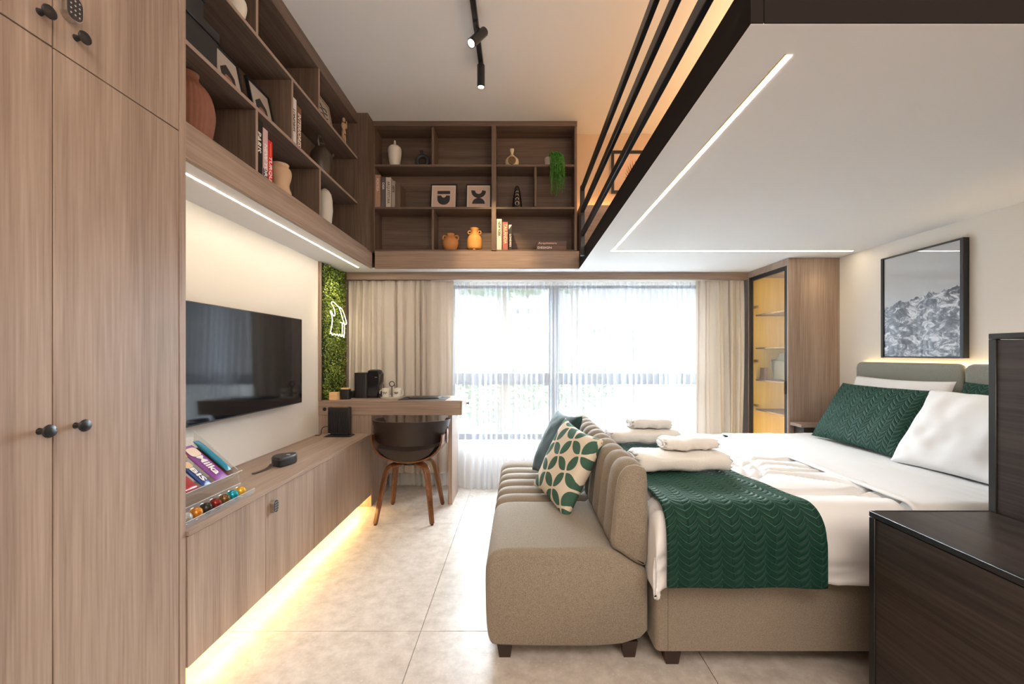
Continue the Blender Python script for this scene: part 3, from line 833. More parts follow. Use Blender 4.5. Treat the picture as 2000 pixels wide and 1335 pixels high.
# bent U shell and seat
U = []
for k in range(25):
    a = PI * k / 24
    U.append((cx - .268 * math.cos(a) * (1 if True else 1), .615 - .205 * math.sin(a) ** .75))
def u_at(y):   # shell narrows to the rear and front
    w = 1 - .05 * ((y - cy) / .2) ** 2
    return [(cx + (x - cx) * w, z + .012 * abs((y - cy) / .2) ** 2) for x, z in U]
ysn = np.linspace(cy - .135, cy + .18, 9)
P = np.array([[(x, y, z) for x, z in u_at(y)] for y in ysn])
Pi = P.copy()
cxz = np.array([cx, 0, .66])
d = Pi - cxz; d[:, :, 1] = 0; ln = np.linalg.norm(d, axis=2, keepdims=True); Pi = Pi - d / ln * .012
m = MB(); Q = np.concatenate([P, Pi[:, ::-1], P[:, :1]], 1); m.grid(Q)
K = Q.shape[1]
m.f.append(tuple(range(K - 1))); m.f.append(tuple((len(ysn) - 1) * K + k for k in range(K - 1)))
m.build('shell', WALNUT, ch, angle=50)
# seat cushion
m = MB(); rows = []
for y in np.linspace(cy - .150, cy + .205, 9):
    w = .90 - .12 * ((y - cy) / .2) ** 2
    low = [(cx + (x - cx) * w, z + .015 + .01 * ((y - cy) / .2) ** 2) for x, z in U if z < .53]
    top = [(cx + t * (low[-1][0] - cx), .535 - .03 * (1 - t * t)) for t in np.linspace(.95, -.95, 11)]
    rows.append([(x, y, z) for x, z in low + top])
P = np.array(rows); P = np.concatenate([P, P[:, :1]], 1); m.grid(P)
K = P.shape[1]; m.f.append(tuple(range(K - 1))); m.f.append(tuple(8 * K + k for k in range(K - 1)))
m.build('seat', LEATHER, ch, angle=60)
for sx in (-1, 1):
    MB().box(cx + sx * .272 - .004, cx + sx * .272 + .004, cy - .03, cy + .03, .54, .68, .003).build('arm_bracket', WALNUT, ch)
    M = Matrix.Translation((cx + sx * .276, cy, .655)) @ Matrix.Rotation(R(90 * sx), 4, 'Y')
    MB().lathe([(.009, 0), (.009, .006), (.0, .008)], M=M, n=12).build('bolt', BLACKM, ch)
prof = roundrect(-.5, .5, -.5, .5, .22, 3)
for sx in (-1, 1):
    for sy in (-1, 1):
        pts = smoothp([(cx + sx * .015, cy + sy * .01, .395), (cx + sx * .08, cy + sy * .06, .397), (cx + sx * .135, cy + sy * .11, .385), (cx + sx * .155, cy + sy * .135, .33), (cx + sx * .178, cy + sy * .175, .16), (cx + sx * .200, cy + sy * .205, .010)], 2)
        n = len(pts)
        MB().sweep(pts, prof, up=(sx * .6, sy * .8, .4), scales=[(.052 - .020 * abs(i / (n - 1) - .35) / .65, .020) for i in range(n)]).build('leg', WALNUT, ch, angle=50)
        MB().lathe([(.011, 0), (.011, .012)], c=(cx + sx * .200, cy + sy * .205, 0), n=12).build('foot_pad', BLACKP, ch)
MB().lathe([(.0, .385), (.07, .385), (.07, .412), (.0, .412)], c=(cx, cy, 0), n=24, cap=False).build('seat_mount', BLACKM, ch)

# ================================================================ BENCH
bn = thing('upholstered_bench', 'taupe linen bench with channelled back at the foot of the bed', 'bench', (.19, 2.33, 0))
Y0, Y1 = 1.62, 3.03
def resample(poly, step=.02, r_it=2):
    p = [Vector((a, b_)) for a, b_ in poly]
    for _ in range(r_it):
        q = []
        for i in range(len(p)):
            a, b_ = p[i], p[(i + 1) % len(p)]
            q += [a * .78 + b_ * .22, a * .22 + b_ * .78]
        p = q
    return p
def channel_body(name, poly, seams, wfun, depth, parent):
    p = resample(poly)
    N = len(p)
    nrm = []
    area_ = sum(p[i].x * p[(i + 1) % N].y - p[(i + 1) % N].x * p[i].y for i in range(N))
    sg = 1 if area_ > 0 else -1
    for i in range(N):
        t = (p[(i + 1) % N] - p[i - 1]).normalized(); nrm.append(Vector((t.y, -t.x)) * sg)
    ys = set(np.round(np.linspace(Y0 + .03, Y1 - .03, 12), 4).tolist())
    for s_ in seams:
        for dd in (-.045, -.028, -.015, -.007, -.003, 0, .003, .007, .015, .028, .045): ys.add(round(s_ + dd, 4))
    for dd in (0, .003, .008, .016, .026): ys.add(round(Y0 + dd, 4)); ys.add(round(Y1 - dd, 4))
    ys = sorted(y for y in ys if Y0 <= y <= Y1)
    P = np.zeros((len(ys), N + 1, 3))
    for i, y in enumerate(ys):
        e = min(y - Y0, Y1 - y); endin = .018 * (1 - min(1, e / .026)) ** 2
        ds = min([abs(y - s_) for s_ in seams] + [9])
        c = depth * (1 - min(1, ds / .062)) ** 2.2
        for k in range(N):
            w = wfun(p[k])
            off = endin + c * w
            q = p[k] - nrm[k] * off
            P[i, k] = (q.x, y, q.y)
        P[i, N] = P[i, 0]
    m = MB(); m.grid(P)
    m.f.append(tuple(range(N))); m.f.append(tuple((len(ys) - 1) * (N + 1) + k for k in range(N)))
    return m.build(name, BENCHF, parent, angle=70)
seat_poly = [(-.095, .066), (-.118, .09), (-.127, .16), (-.130, .30), (-.129, .385), (-.108, .430), (-.05, .447), (.14, .444), (.345, .452), (.40, .425), (.45, .39), (.503, .368), (.504, .25), (.504, .066)]
back_poly = [(.352, .455), (.362, .55), (.374, .67), (.388, .735), (.415, .768), (.455, .778), (.49, .765), (.504, .735), (.505, .55), (.505, .372), (.45, .392), (.40, .428)]
sm_ = [1.68 + .1325 * k for k in range(10)]
channel_body('seat', seat_poly, [s for s in sm_ if s > 2.1], lambda q: 1.0 if q.y > .36 and q.x < .36 else max(0, (q.y - .2) / .16) * (q.x < .3), .030, bn)
channel_body('backrest', back_poly, sm_, lambda q: 1.0 if q.x < .49 and q.y > .45 else 0, .026, bn)
FOOT = plain('dark_wenge_foot', (.03, .016, .011), .4)
for x in (-.055, .44):
    for y in (1.69, 2.96):
        P4 = MB(); P4.add([(x - .032, y - .03, .068), (x + .032, y - .03, .068), (x + .032, y + .03, .068), (x - .032, y + .03, .068), (x - .022, y - .022, 0), (x + .022, y - .022, 0), (x + .022, y + .022, 0), (x - .022, y + .022, 0)], [(0, 1, 2, 3), (4, 7, 6, 5), (0, 4, 5, 1), (1, 5, 6, 2), (2, 6, 7, 3), (3, 7, 4, 0)])
        P4.build('foot', FOOT, bn, smooth=False)

# ================================================================ BED
BX0, BX1, BY0, BY1 = .522, 2.35, 1.595, 3.04
bd = thing('bed', 'double bed on a taupe upholstered box base', 'bed', (1.45, 2.3, 0))
MB().prism(roundrect(BX0, BX1, BY0, BY1, .022, 6), .076, .372, 'xy').build('box_base', BENCHF, bd, angle=50)
MB().box(BX0 + .045, BX0 + .0462, BY0 - .0006, BY0 + .01, .078, .370).build('seam', plain('dark_seam', (.08, .06, .045), .9), bd)
MB().prism(roundrect(BX0 + .005, BX1, BY0 + .005, BY1 - .005, .06, 6), .3725, .60, 'xy').build('mattress', COTTON, bd, angle=50)
for x in (BX0 + .075, BX1 - .1, (BX0 + BX1) / 2):
    for y in (BY0 + .06, BY1 - .06):
        P4 = MB(); P4.add([(x - .035, y - .035, .078), (x + .035, y - .035, .078), (x + .035, y + .035, .078), (x - .035, y + .035, .078), (x - .024, y - .024, 0), (x + .024, y - .024, 0), (x + .024, y + .024, 0), (x - .024, y + .024, 0)], [(0, 1, 2, 3), (4, 7, 6, 5), (0, 4, 5, 1), (1, 5, 6, 2), (2, 6, 7, 3), (3, 7, 4, 0)])
        P4.build('leg', FOOT, bd, smooth=False)

def nz_(x, y, s=1, o=0): return noise.noise(Vector((x * s, y * s, o)))
def drape_profile(t0, t1, edge0, edge1, ztop, zb0, zb1, rad, n):
    """cross-section polyline: hang - round - flat - round - hang; returns (pos, z, arc length, edge weight)"""
    pts = []
    if zb0 is not None:
        for z in np.linspace(zb0, ztop - rad, max(2, int((ztop - rad - zb0) / .012))): pts.append((edge0, z))
        for a in np.linspace(0, 90, 10)[1:]: pts.append((edge0 + rad - rad * math.cos(R(a)), ztop - rad + rad * math.sin(R(a))))
        s0 = edge0 + rad
    else: s0 = t0
    s1 = edge1 - rad if zb1 is not None else t1
    k = max(3, int((s1 - s0) / .012))
    for x in np.linspace(s0, s1, k)[(1 if pts else 0):]: pts.append((x, ztop))
    if zb1 is not None:
        for a in np.linspace(90, 0, 10)[1:]: pts.append((edge1 - rad + rad * math.cos(R(a)), ztop - rad + rad * math.sin(R(a))))
        for z in np.linspace(ztop - rad, zb1, max(2, int((ztop - rad - zb1) / .012)))[1:]: pts.append((edge1, z))
    arc = [0]
    for a, b_ in zip(pts, pts[1:]): arc.append(arc[-1] + math.hypot(b_[0] - a[0], b_[1] - a[1]))
    return pts, arc
def cloth(name, mat, xs_prof, ys_prof, thick, disp, ztop, zmin=None, solid=.012):
    (px, ax), (py, ay) = xs_prof, ys_prof
    N, M_ = len(px), len(py)
    P = np.zeros((N, M_, 3)); UV = np.zeros((N, M_, 2))
    for i in range(N):
        for j in range(M_):
            x, zx = px[i]; y, zy = py[j]
            z = zx + zy - ztop
            if zmin is not None and z < zmin: z = zmin
            dx, dy, dz = disp(ax[i], ay[j], x, y, z)
            P[i, j] = (x + dx, y + dy, z + dz); UV[i, j] = (ax[i], ay[j])
    m = MB(); m.grid(P)
    o = m.build(name, mat, None, recalc=False, uv=UV.reshape(-1, 2), angle=80)
    # make normals point up
    if o.data.polygons[(N // 2) * (M_ - 1) + M_ // 2].normal.z < 0: o.data.flip_normals()
    if solid:
        s = o.modifiers.new('thickness', 'SOLIDIFY'); s.thickness = solid; s.offset = -1
    return o
ZT = .628
def quilt_h(u, v):
    # overlapping curved quilting lines (big leaf shapes)
    best = 9
    for (cu, cv, rr) in ((0, 0, .62), (.9, .35, .52), (.35, 1.05, .66), (1.2, 1.3, .6), (-.25, 1.6, .7), (.75, 1.95, .55), (.2, -.35, .75)):
        dd = abs(math.hypot(u - cu, v - cv) - rr); best = min(best, dd)
        dd = abs(math.hypot(u - cu, v - cv) - rr * .62); best = min(best, dd)
    for (cu, cv, rr) in ((.95, .98, .60), (.95, -.16, .56), (.50, .90, .40)):
        best = min(best, abs(math.hypot(u - cu, v - cv) - rr))
    best = min(best, abs(v - .06))
    return min(1, best / .030)
def dz_duvet(u, v, x, y, z):
    h = .040 * quilt_h(u, v) ** .6 + .010 * nz_(u, v, 7, 1)
    up = max(0, min(1, (z - .52) / .10))
    side = (1 - up)
    wob = .016 * nz_(u * 6, z * 3, 1.5, 5)
    sy = -1 if y < 2.3 else 1
    sx = -1 if x < .56 else 0
    return (sx * side * .3 * h - .0, (-sy * 0 + sy * (h * side * .5 + .35 * wob * side)) * (1 if abs(y - 2.3) > .6 else 0), h * up - .032)
dv = cloth('duvet', COTTON, drape_profile(None, 1.53, .514, None, ZT, .36, None, .055, 0), drape_profile(None, None, 1.548, 3.085, ZT, .392, .42, .075, 0), 0, dz_duvet, ZT, .352)
tag(dv, 'white quilted duvet spread over the bed', 'duvet')
def dz_sheet(u, v, x, y, z):
    up = max(0, min(1, (z - .52) / .10)); sy = -1 if y < 2.3 else 1
    h = .005 * nz_(u * 3, v * 2, 2, 8) + .002 * nz_(u * 14, v * 3, 2, 2) + .010 * math.exp(-((x - 1.49) / .03) ** 2) * (y < 2.85)
    if x > 2.28: h -= .0
    return (.012 * nz_(v * 2, 0, 2, 3) * (x < 1.6), sy * (1 - up) * .014 * nz_(u * 9, z * 2, 1.2, 4) * (abs(y - 2.3) > .6), h + .010)
sh = cloth('folded_sheet', COTTON, drape_profile(1.475, 2.36, None, None, ZT, None, None, .05, 0), drape_profile(None, None, 1.540, 3.092, ZT, .376, .40, .075, 0), 0, dz_sheet, ZT, solid=.010)
tag(sh, 'smooth white sheet folded back over the duvet below the pillows', 'sheet')
def dz_throw(u, v, x, y, z):
    up = max(0, min(1, (z - .52) / .10)); sy = -1 if y < 2.3 else 1
    k = (x - .53) / .5
    # the cloth lies a little askew: wider over the near side
    sk = .10 * max(0, (2.0 - y) / .5) * k if y < 2.0 else .06 * (y - 2.0) * k
    w = .009 * nz_(u * 5, z * 2, 1.6, 9)
    return (sk - .004 * (1 - up), sy * (1 - up) * (w + .022) * (abs(y - 2.3) > .6), .006 * nz_(u * 3, v * 3, 2, 1) + .004 * up)
px_, ax_ = drape_profile(.535, 1.015, None, None, ZT + .018, None, None, .05, 0)
tw = cloth('bed_throw', QUILT, (px_, ax_), drape_profile(None, None, 1.522, 3.11, ZT + .018, .368, .40, .085, 0), 0, dz_throw, ZT + .018, solid=.010)
tag(tw, 'dark green leaf-quilted throw laid across the foot of the bed', 'throw')

# headboard
hb = thing('headboard', 'grey-green upholstered headboard panels on the cream wall', 'headboard', (2.41, 2.25, .75))
for j, (ya, yb) in enumerate(((2.258, 2.974), (1.536, 2.252), (.82, 1.53))):
    for (z0, z1, rt) in ((.975, 1.153, 1), (.80, .972, 0)):
        r = .045
        poly = roundrect(ya, yb, z0, z1, .04 if rt else .012, 6)
        m = MB()
        N = len(poly); cyy, czz = (ya + yb) / 2, (z0 + z1) / 2
        lay = []
        for (xx, ins) in ((2.422, .004), (2.405, 0), (2.392, .003), (2.386, .009), (2.383, .020)):
            lay.append([(xx, cyy + (a - cyy) * (1 - ins / ((yb - ya) / 2)), czz + (b_ - czz) * (1 - ins / ((z1 - z0) / 2))) for a, b_ in poly])
        P = np.array(lay); P = np.concatenate([P, P[:, :1]], 1); m.grid(P)
        m.f.append(tuple(range(N))); m.f.append(tuple(4 * (N + 1) + k for k in range(N)))
        m.build('panel', HEADF, hb, angle=50)
boxo('led_strip', emit('headboard_led', (1, .72, .34), 40), hb, 2.430, 2.438, .85, 2.95, 1.120, 1.128, b=0)

# ---- pillows
def pillow(name, label, cat, c, w, h, t, M3, mat, group=None, seed=1, uvs=1.0, wr=.006, flange=0, n=34, pin=.12):
    """soft pillow: local x = width, y = height, z = thickness"""
    rnd = random.Random(seed); o1 = rnd.uniform(0, 50)
    m = MB(); UV = []
    M = Matrix.Translation(c) @ M3
    for side in (1, -1):
        P = np.zeros((n, n, 3))
        for i in range(n):
            for j in range(n):
                u = -1 + 2 * i / (n - 1); v = -1 + 2 * j / (n - 1)
                ux = math.copysign(abs(u) ** .8, u); vx = math.copysign(abs(v) ** .8, v)
                bu = (1 - abs(ux) ** 2.4); bv = (1 - abs(vx) ** 2.4)
                th = (max(0, bu * bv)) ** .42
                # edges pull in between the corners
                x = ux * w / 2 * (1 - pin * (1 - vx * vx) * abs(ux) ** 3 * .5)
                y = vx * h / 2 * (1 - pin * (1 - ux * ux) * abs(vx) ** 3 * .5)
                z = side * (t / 2 * th)
                edge = max(abs(u), abs(v))
                if side < 0 and edge > .999: z = 0
                wv = wr * noise.noise(Vector((x * 14 + o1, y * 14, side * 3))) + wr * 1.6 * noise.noise(Vector((x * 6, y * 6 + o1, side)))
                z += side * wv * th
                p = M @ Vector((x, y, z)); P[i, j] = p
                UV.append(((x + w / 2) * uvs, (y + h / 2) * uvs))
        if side < 0: P = P[::-1]; UV[-n * n:] = [UV[-n * n:][(n - 1 - i) * n + j] for i in range(n) for j in range(n)]
        m.grid(P)
    # weld the two halves
    me_o = m.build(name, mat, None, recalc=False, uv=UV, angle=80)
    bm = bmesh.new(); bm.from_mesh(me_o.data); bmesh.ops.remove_doubles(bm, verts=bm.verts, dist=.0006)
    bmesh.ops.recalc_face_normals(bm, faces=bm.faces); bm.to_mesh(me_o.data); bm.free()
    return tag(me_o, label, cat, group)
def lean(tilt, yaw=0, roll=0):
    """standing pillow facing -X, leaning back towards +X by tilt"""
    # local x -> -Y (so it reads left to right from the bed foot), y -> up, z -> -X
    B = Matrix(((0, 0, -1, 0), (-1, 0, 0, 0), (0, 1, 0, 0), (0, 0, 0, 1)))
    return Matrix.Rotation(R(yaw), 4, 'Z') @ Matrix.Rotation(R(tilt), 4, 'Y') @ B @ Matrix.Rotation(R(roll), 4, 'Z')
pillow('pillow', 'white pillow behind the green sham, against the headboard near the cabinet', 'pillow', (2.265, 2.56, .858), .66, .42, .13, lean(17), COTTON, seed=3, wr=.012)
pillow('quilted_pillow', 'large green leaf-quilted pillow in full view on the bed', 'pillow', (2.115, 2.55, .830), .66, .42, .12, lean(31), QUILT, seed=4, wr=.005)
pillow('quilted_pillow', 'green quilted pillow mostly hidden behind the front white pillow', 'pillow', (2.275, 1.87, .858), .66, .42, .13, lean(16), QUILT, seed=5)
pillow('pillow', 'white pillow leaning in front of the half-hidden green one', 'pillow', (2.105, 1.90, .828), .68, .44, .14, lean(31, 3), COTTON, seed=6, wr=.018)

# ---- bench cushions
def cush_basis(ex, ey):
    ex = Vector(ex).normalized(); ey = Vector(ey); ey = (ey - ex * ey.dot(ex)).normalized(); ez = ex.cross(ey)
    return Matrix(((ex.x, ey.x, ez.x, 0), (ex.y, ey.y, ez.y, 0), (ex.z, ey.z, ez.z, 0), (0, 0, 0, 1)))
pillow('cushion', 'cream cushion printed with green petals on the bench', 'cushion', (.245, 2.18, .632), .42, .42, .12, cush_basis((.14, -.40, -.045), (.17, .03, .36)), PETAL, seed=8, wr=.006, pin=.2)
pillow('cushion', 'dark teal velvet cushion behind the petal-printed one', 'cushion', (.225, 2.55, .655), .42, .42, .12, cush_basis((.10, -.40, .02), (.16, .03, .34)), TEALV, seed=9, wr=.006, pin=.2)

# ---- towels
def towel(label, x0, x1, yc, d, z0, h, seed, yaw=0):
    rnd = random.Random(seed)
    m = MB(); n = 26; L = x1 - x0
    prof = []
    for k in range(n):      # rounded, slightly flat cross-section in (y, z)
        a = 2 * PI * k / n
        sy = math.copysign(abs(math.cos(a)) ** .55, math.cos(a)); sz = math.copysign(abs(math.sin(a)) ** .7, math.sin(a))
        prof.append((sy * d / 2, sz * h / 2))
    nx = 34; P = np.zeros((nx, n + 1, 3))
    for i in range(nx):
        s = -1 + 2 * i / (nx - 1)
        e = (1 - abs(s) ** 14) ** .5
        e = .72 + .28 * e
        for k, (a, b_) in enumerate(prof):
            w = .010 * noise.noise(Vector((s * 2.2 + seed, a * 12, b_ * 12))) + .0035 * noise.noise(Vector((s * 9 + seed, a * 40, b_ * 40)))
            x = s * L / 2 + .012 * math.sin(k * 2.1 + seed) * (abs(s) > .97)
            zz = b_ * e + h / 2 + w * .9
            if b_ < 0: zz = max(0.0, zz)
            P[i, k] = (x, a * e + w, zz)
        P[i, n] = P[i, 0]
    M = Matrix.Translation(((x0 + x1) / 2, yc, z0)) @ Matrix.Rotation(R(yaw), 4, 'Z')
    P = np.array([[list(M @ Vector(p)) for p in row] for row in P])
    m.grid(P); m.f.append(tuple(range(n))); m.f.append(tuple((nx - 1) * (n + 1) + k for k in range(n)))
    o = m.build('towel', TOWEL, None, angle=75)
    # fold lines at the end: spiral lip
    lp = MB()
    for s_, r_ in ((-1, .30), (-1, .16)):
        pts = [(s_ * (L / 2 + .003), d * r_ * math.cos(a) * 1.25, h / 2 + h * r_ * 1.0 * math.sin(a)) for a in np.linspace(0, 2 * PI, 18, endpoint=False)]
        lp.tube([M @ Vector(p) for p in pts], .0045, 5, closed=True)
    lp.build('fold', TOWEL, o)
    return tag(o, label, 'towel')
TZ = ZT + .030
towel('large folded towel lying nearest the camera on the green throw', .545, .985, 2.02, .21, TZ, .082, 1, 1)
towel('small folded towel on top of the near large towel', .70, .955, 2.06, .14, TZ + .083, .058, 2, 0)
towel('large folded towel lying further back on the green throw', .56, .975, 2.62, .22, TZ, .088, 3, -2)
towel('small folded towel on top of the far large towel', .69, .935, 2.62, .15, TZ + .089, .062, 4, 2)

# ---- wall picture
pc = thing('framed_photograph', 'large black-framed mountain photograph above the headboard', 'picture', (2.43, 2.53, 1.18))
for a in ((2.27, 2.29, 1.182, 1.838), (2.77, 2.79, 1.182, 1.838)): boxo('frame', BLACKM, pc, 2.405, 2.438, *a)
for a in ((2.29, 2.77, 1.182, 1.192), (2.29, 2.77, 1.828, 1.838)): boxo('frame', BLACKM, pc, 2.405, 2.438, *a)
boxo('print', mountain_print(), pc, 2.412, 2.43, 2.29, 2.77, 1.192, 1.828, b=0)

# ================================================================ STORAGE STAIR (right foreground)
st = thing('storage_stair', 'dark oak box stairs with black edging in the right foreground', 'stairs', (1.5, .9, 0))
EDG = plain('black_edge_profile', (.012, .012, .013), .35)
def stair_box(x0, x1, y0, y1, z1):
    boxo('side_panel', DY, st, x0 + .004, x0 + .02, y0, y1 - .022, .0, z1 - .022, b=0)
    boxo('top', DX if False else DY, st, x0 + .018, x1, y0, y1 - .003, z1 - .018, z1 - .001, b=0)
    boxo('end_panel', DX, st, x0 + .02, x1, y1 - .02, y1 - .004, 0, z1 - .02, b=0)
    boxo('edge_profile', EDG, st, x0, x0 + .018, y0, y1, z1 - .018, z1, b=.0015)
    boxo('edge_profile', EDG, st, x0, x0 + .018, y1 - .022, y1, 0, z1 - .0185, b=.0015)
    boxo('edge_profile', EDG, st, x0 + .0185, x1, y1 - .005, y1, z1 - .018, z1 + .0005, b=.0008)
stair_box(1.15, 1.541, -.2, 1.379, .690)
stair_box(1.542, 2.43, -.2, 1.379, 1.270)
# ================================================================ BOOKS AND DECORATION
INKW = plain('white_ink', (.80, .78, .74), .6); INKB = plain('black_ink', (.02, .02, .02), .6)
def cover(name, c): return plain(name, c, .45, noise_amt=.05)
def book_x(label, y0, y1, zb, h, col, txt, ink, x_front=-1.352, depth=.17, group='books on the left wall bookcase', tsize=None, tz=None, tw=None, extra=None):
    """book standing on a shelf, spine facing +X"""
    t = thing('book', label, 'book', (x_front - depth / 2, (y0 + y1) / 2, zb), group)
    cm = cover('cover_' + txt.split()[0].lower() if txt else 'cover', col)
    m = MB(); m.box(x_front - depth, x_front, y0, y0 + .003, zb, zb + h, .0008); m.box(x_front - depth, x_front, y1 - .003, y1, zb, zb + h, .0008)
    m.box(x_front - .004, x_front, y0 + .0025, y1 - .0025, zb, zb + h, .0012)
    m.build('cover', cm, t)
    boxo('pages', PAPER, t, x_front - depth + .006, x_front - .005, y0 + .0032, y1 - .0032, zb + .004, zb + h - .004, b=0)
    # text runs top to bottom: glyph-right = -Z, glyph-up = +Y? (read with the head tilted right)
    if txt:
        M = frame3((x_front + .0006, (y0 + y1) / 2, zb + h * (tz or .5)), (0, 0, -1), (0, 1, 0), (1, 0, 0))
        lettering(txt, tsize or (y1 - y0) * .85, M, ink, t, width=tw, bold=.0008)
    if extra: extra(t)
    return t
def band(c, y0, y1, z0, z1, x=-1.352):
    return lambda t: boxo('spine_band', plain('spine_band', c, .5), t, x - .0002, x + .0004, y0, y1, z0, z1, b=0)
book_x('black book with white city title beside two taller-lettered books', 2.150, 2.217, ZB, .345, (.012, .012, .013), 'PARIS', INKW, tz=.66, tw=.105, tsize=.05)
book_x('pale pink book with a two-word city title', 2.222, 2.264, ZB, .325, (.62, .42, .43), 'NEW YORK', INKW, tz=.45, tw=.20, tsize=.036, extra=band((.05, .05, .09), 2.2222, 2.2638, ZB + .002, ZB + .11))
book_x('bright red book with a white title beside the beige vase', 2.268, 2.305, ZB, .285, (.70, .03, .02), 'TURQUIA', INKW, tz=.40, tw=.17, tsize=.034, extra=band((.85, .25, .2), 2.284, 2.289, ZB + .20, ZB + .27))
book_x('white book with small black title on the middle left shelf', 2.492, 2.556, ZS1, .285, (.72, .70, .66), 'LONDRES', INKB, tz=.52, tw=.135, tsize=.036)
book_x('brown book with big white title next to a white book', 2.560, 2.612, ZS1, .262, (.20, .075, .03), 'INTERIORES', INKW, tz=.46, tw=.20, tsize=.05)

def vase(name, label, prof, c, mat, sx=1, sy=1, cat='vase', n=36, extra=None, bump=False):
    t = thing(name, label, cat, c)
    MB().lathe(prof, c=c, n=n, sx=sx, sy=sy).build('body', mat, t, angle=60)
    return t
def sm_prof(p, it=2):
    p = [Vector(a) for a in p]
    for _ in range(it):
        q = [p[0]]
        for a, b_ in zip(p, p[1:]): q += [a * .75 + b_ * .25, a * .25 + b_ * .75]
        p = q + [p[-1]]
    return [(v.x, v.y) for v in p]
# ribbed terracotta vase
t = thing('vase', 'tall ribbed terracotta vase on the lowest left shelf', 'vase', (-1.455, 1.84, ZB))
rib = MB(); nn = 96; pf = sm_prof([(.055, 0), (.075, .02), (.098, .12), (.105, .20), (.085, .28), (.045, .318), (.040, .345), (.046, .352)], 2)
vs = []; 
for (r, z) in pf:
    for k in range(nn):
        a = 2 * PI * k / nn; rr = r * (1 + .018 * math.cos(a * 32))
        vs.append((-1.455 + rr * math.cos(a), 1.84 + rr * math.sin(a), ZB + z))
fs = [(i * nn + k, i * nn + (k + 1) % nn, (i + 1) * nn + (k + 1) % nn, (i + 1) * nn + k) for i in range(len(pf) - 1) for k in range(nn)]
fs.append(tuple(range(nn)))
rib.add(vs, fs).build('body', plain('ribbed_terracotta', (.25, .10, .06), .75, noise_amt=.15, nscale=30), t, angle=80)
MB().lathe([(.040, .350), (.036, .30), (.0, .30)], c=(-1.455, 1.84, ZB), n=24, cap=False).build('mouth', plain('vase_mouth', (.05, .02, .015), .9), t)
# black boxes
t = thing('storage_box', 'large black lidded box at the left end of the middle shelf', 'box', (-1.45, 1.68, ZS1))
boxo('body', BLACKP, t, -1.56, -1.352, 1.50, 1.885, ZS1, ZS1 + .135, b=.003)
boxo('lid', BLACKP, t, -1.564, -1.346, 1.495, 1.892, ZS1 + .1355, ZS1 + .178, b=.003)
t = thing('storage_box', 'smaller black lidded box stacked on the large black one', 'box', (-1.45, 1.66, ZS1 + .179))
boxo('body', BLACKP, t, -1.555, -1.37, 1.50, 1.83, ZS1 + .1785, ZS1 + .27, b=.003)
boxo('lid', BLACKP, t, -1.56, -1.364, 1.495, 1.837, ZS1 + .2705, ZS1 + .305, b=.003)
def frame_left(label, y0, y1, zb, h, xb, lean_, outer, inner, art):
    """framed print facing +X leaning back"""
    t = thing('framed_print', label, 'picture', (xb, (y0 + y1) / 2, zb))
    w = y1 - y0
    ez = Vector((-math.sin(R(lean_)), 0, math.cos(R(lean_)))); nx = Vector((math.cos(R(lean_)), 0, math.sin(R(lean_))))
    M = frame3((xb, y0, zb), (0, 1, 0), ez, nx)
    m = MB(); f = .012
    m.box(0, w, 0, f, -.018, 0, .001, M); m.box(0, w, h - f, h, -.018, 0, .001, M); m.box(0, f, f, h - f, -.018, 0, .001, M); m.box(w - f, w, f, h - f, -.018, 0, .001, M)
    m.build('frame', outer, t)
    MB().box(f, w - f, f, h - f, -.012, -.008, 0, M).build('mount', inner, t)
    art(t, M, w, h)
    return t
GREYMAT = plain('greige_mount', (.46, .42, .37), .7); ARTD = plain('art_dark', (.03, .028, .03), .7)
def art_abs(t, M, w, h):
    MB().prism([(w * .25, h * .12), (w * .75, h * .12), (w * .75, h * .55), (w * .5, h * .72), (w * .25, h * .55)], -.0078, -.0072, 'xy', M=M).build('art_shape', ARTD, t, smooth=False)
    MB().prism(roundrect(w * .36, w * .64, h * .2, h * .48, w * .1), -.0070, -.0066, 'xy', M=M).build('art_shape', plain('art_rust', (.3, .14, .08), .7), t, smooth=False)
frame_left('black framed print in grey mount beside the black boxes', 1.965, 2.17, ZS1, .235, -1.40, 12, BLACKM, GREYMAT, art_abs)
frame_left('black framed print leaning further along the middle shelf', 2.235, 2.44, ZS1, .235, -1.40, 12, BLACKM, GREYMAT, art_abs)
def art_wave(t, M, w, h):
    m = MB()
    for k in range(5):
        pts = [M @ Vector((w * (.2 + .6 * s), h * (.25 + .12 * k + .03 * math.sin(s * 12 + k)), -.0072)) for s in np.linspace(0, 1, 16)]
        m.tube(pts, .004, 5)
    m.build('art_lines', ARTD, t)
frame_left('pale framed print with wavy lines on the top shelf', 2.93, 3.20, ZS2, .255, -1.40, 10, plain('oak_frame', (.40, .30, .22), .5), GREYMAT, art_wave)
vase('vase', 'double-bellied beige clay vase on the lowest left shelf', sm_prof([(.045, 0), (.060, .03), (.064, .08), (.045, .125), (.060, .175), (.062, .215), (.042, .24), (.050, .252), (.046, .25), (.03, .235)], 2), (-1.42, 2.50, ZB), BEIGEC)
vase('bowl', 'small white bowl at the top left shelf edge', sm_prof([(.02, 0), (.035, .02), (.045, .07), (.040, .10), (.03, .11)], 2), (-1.38, 2.055, ZS2), CERAM, cat='bowl')
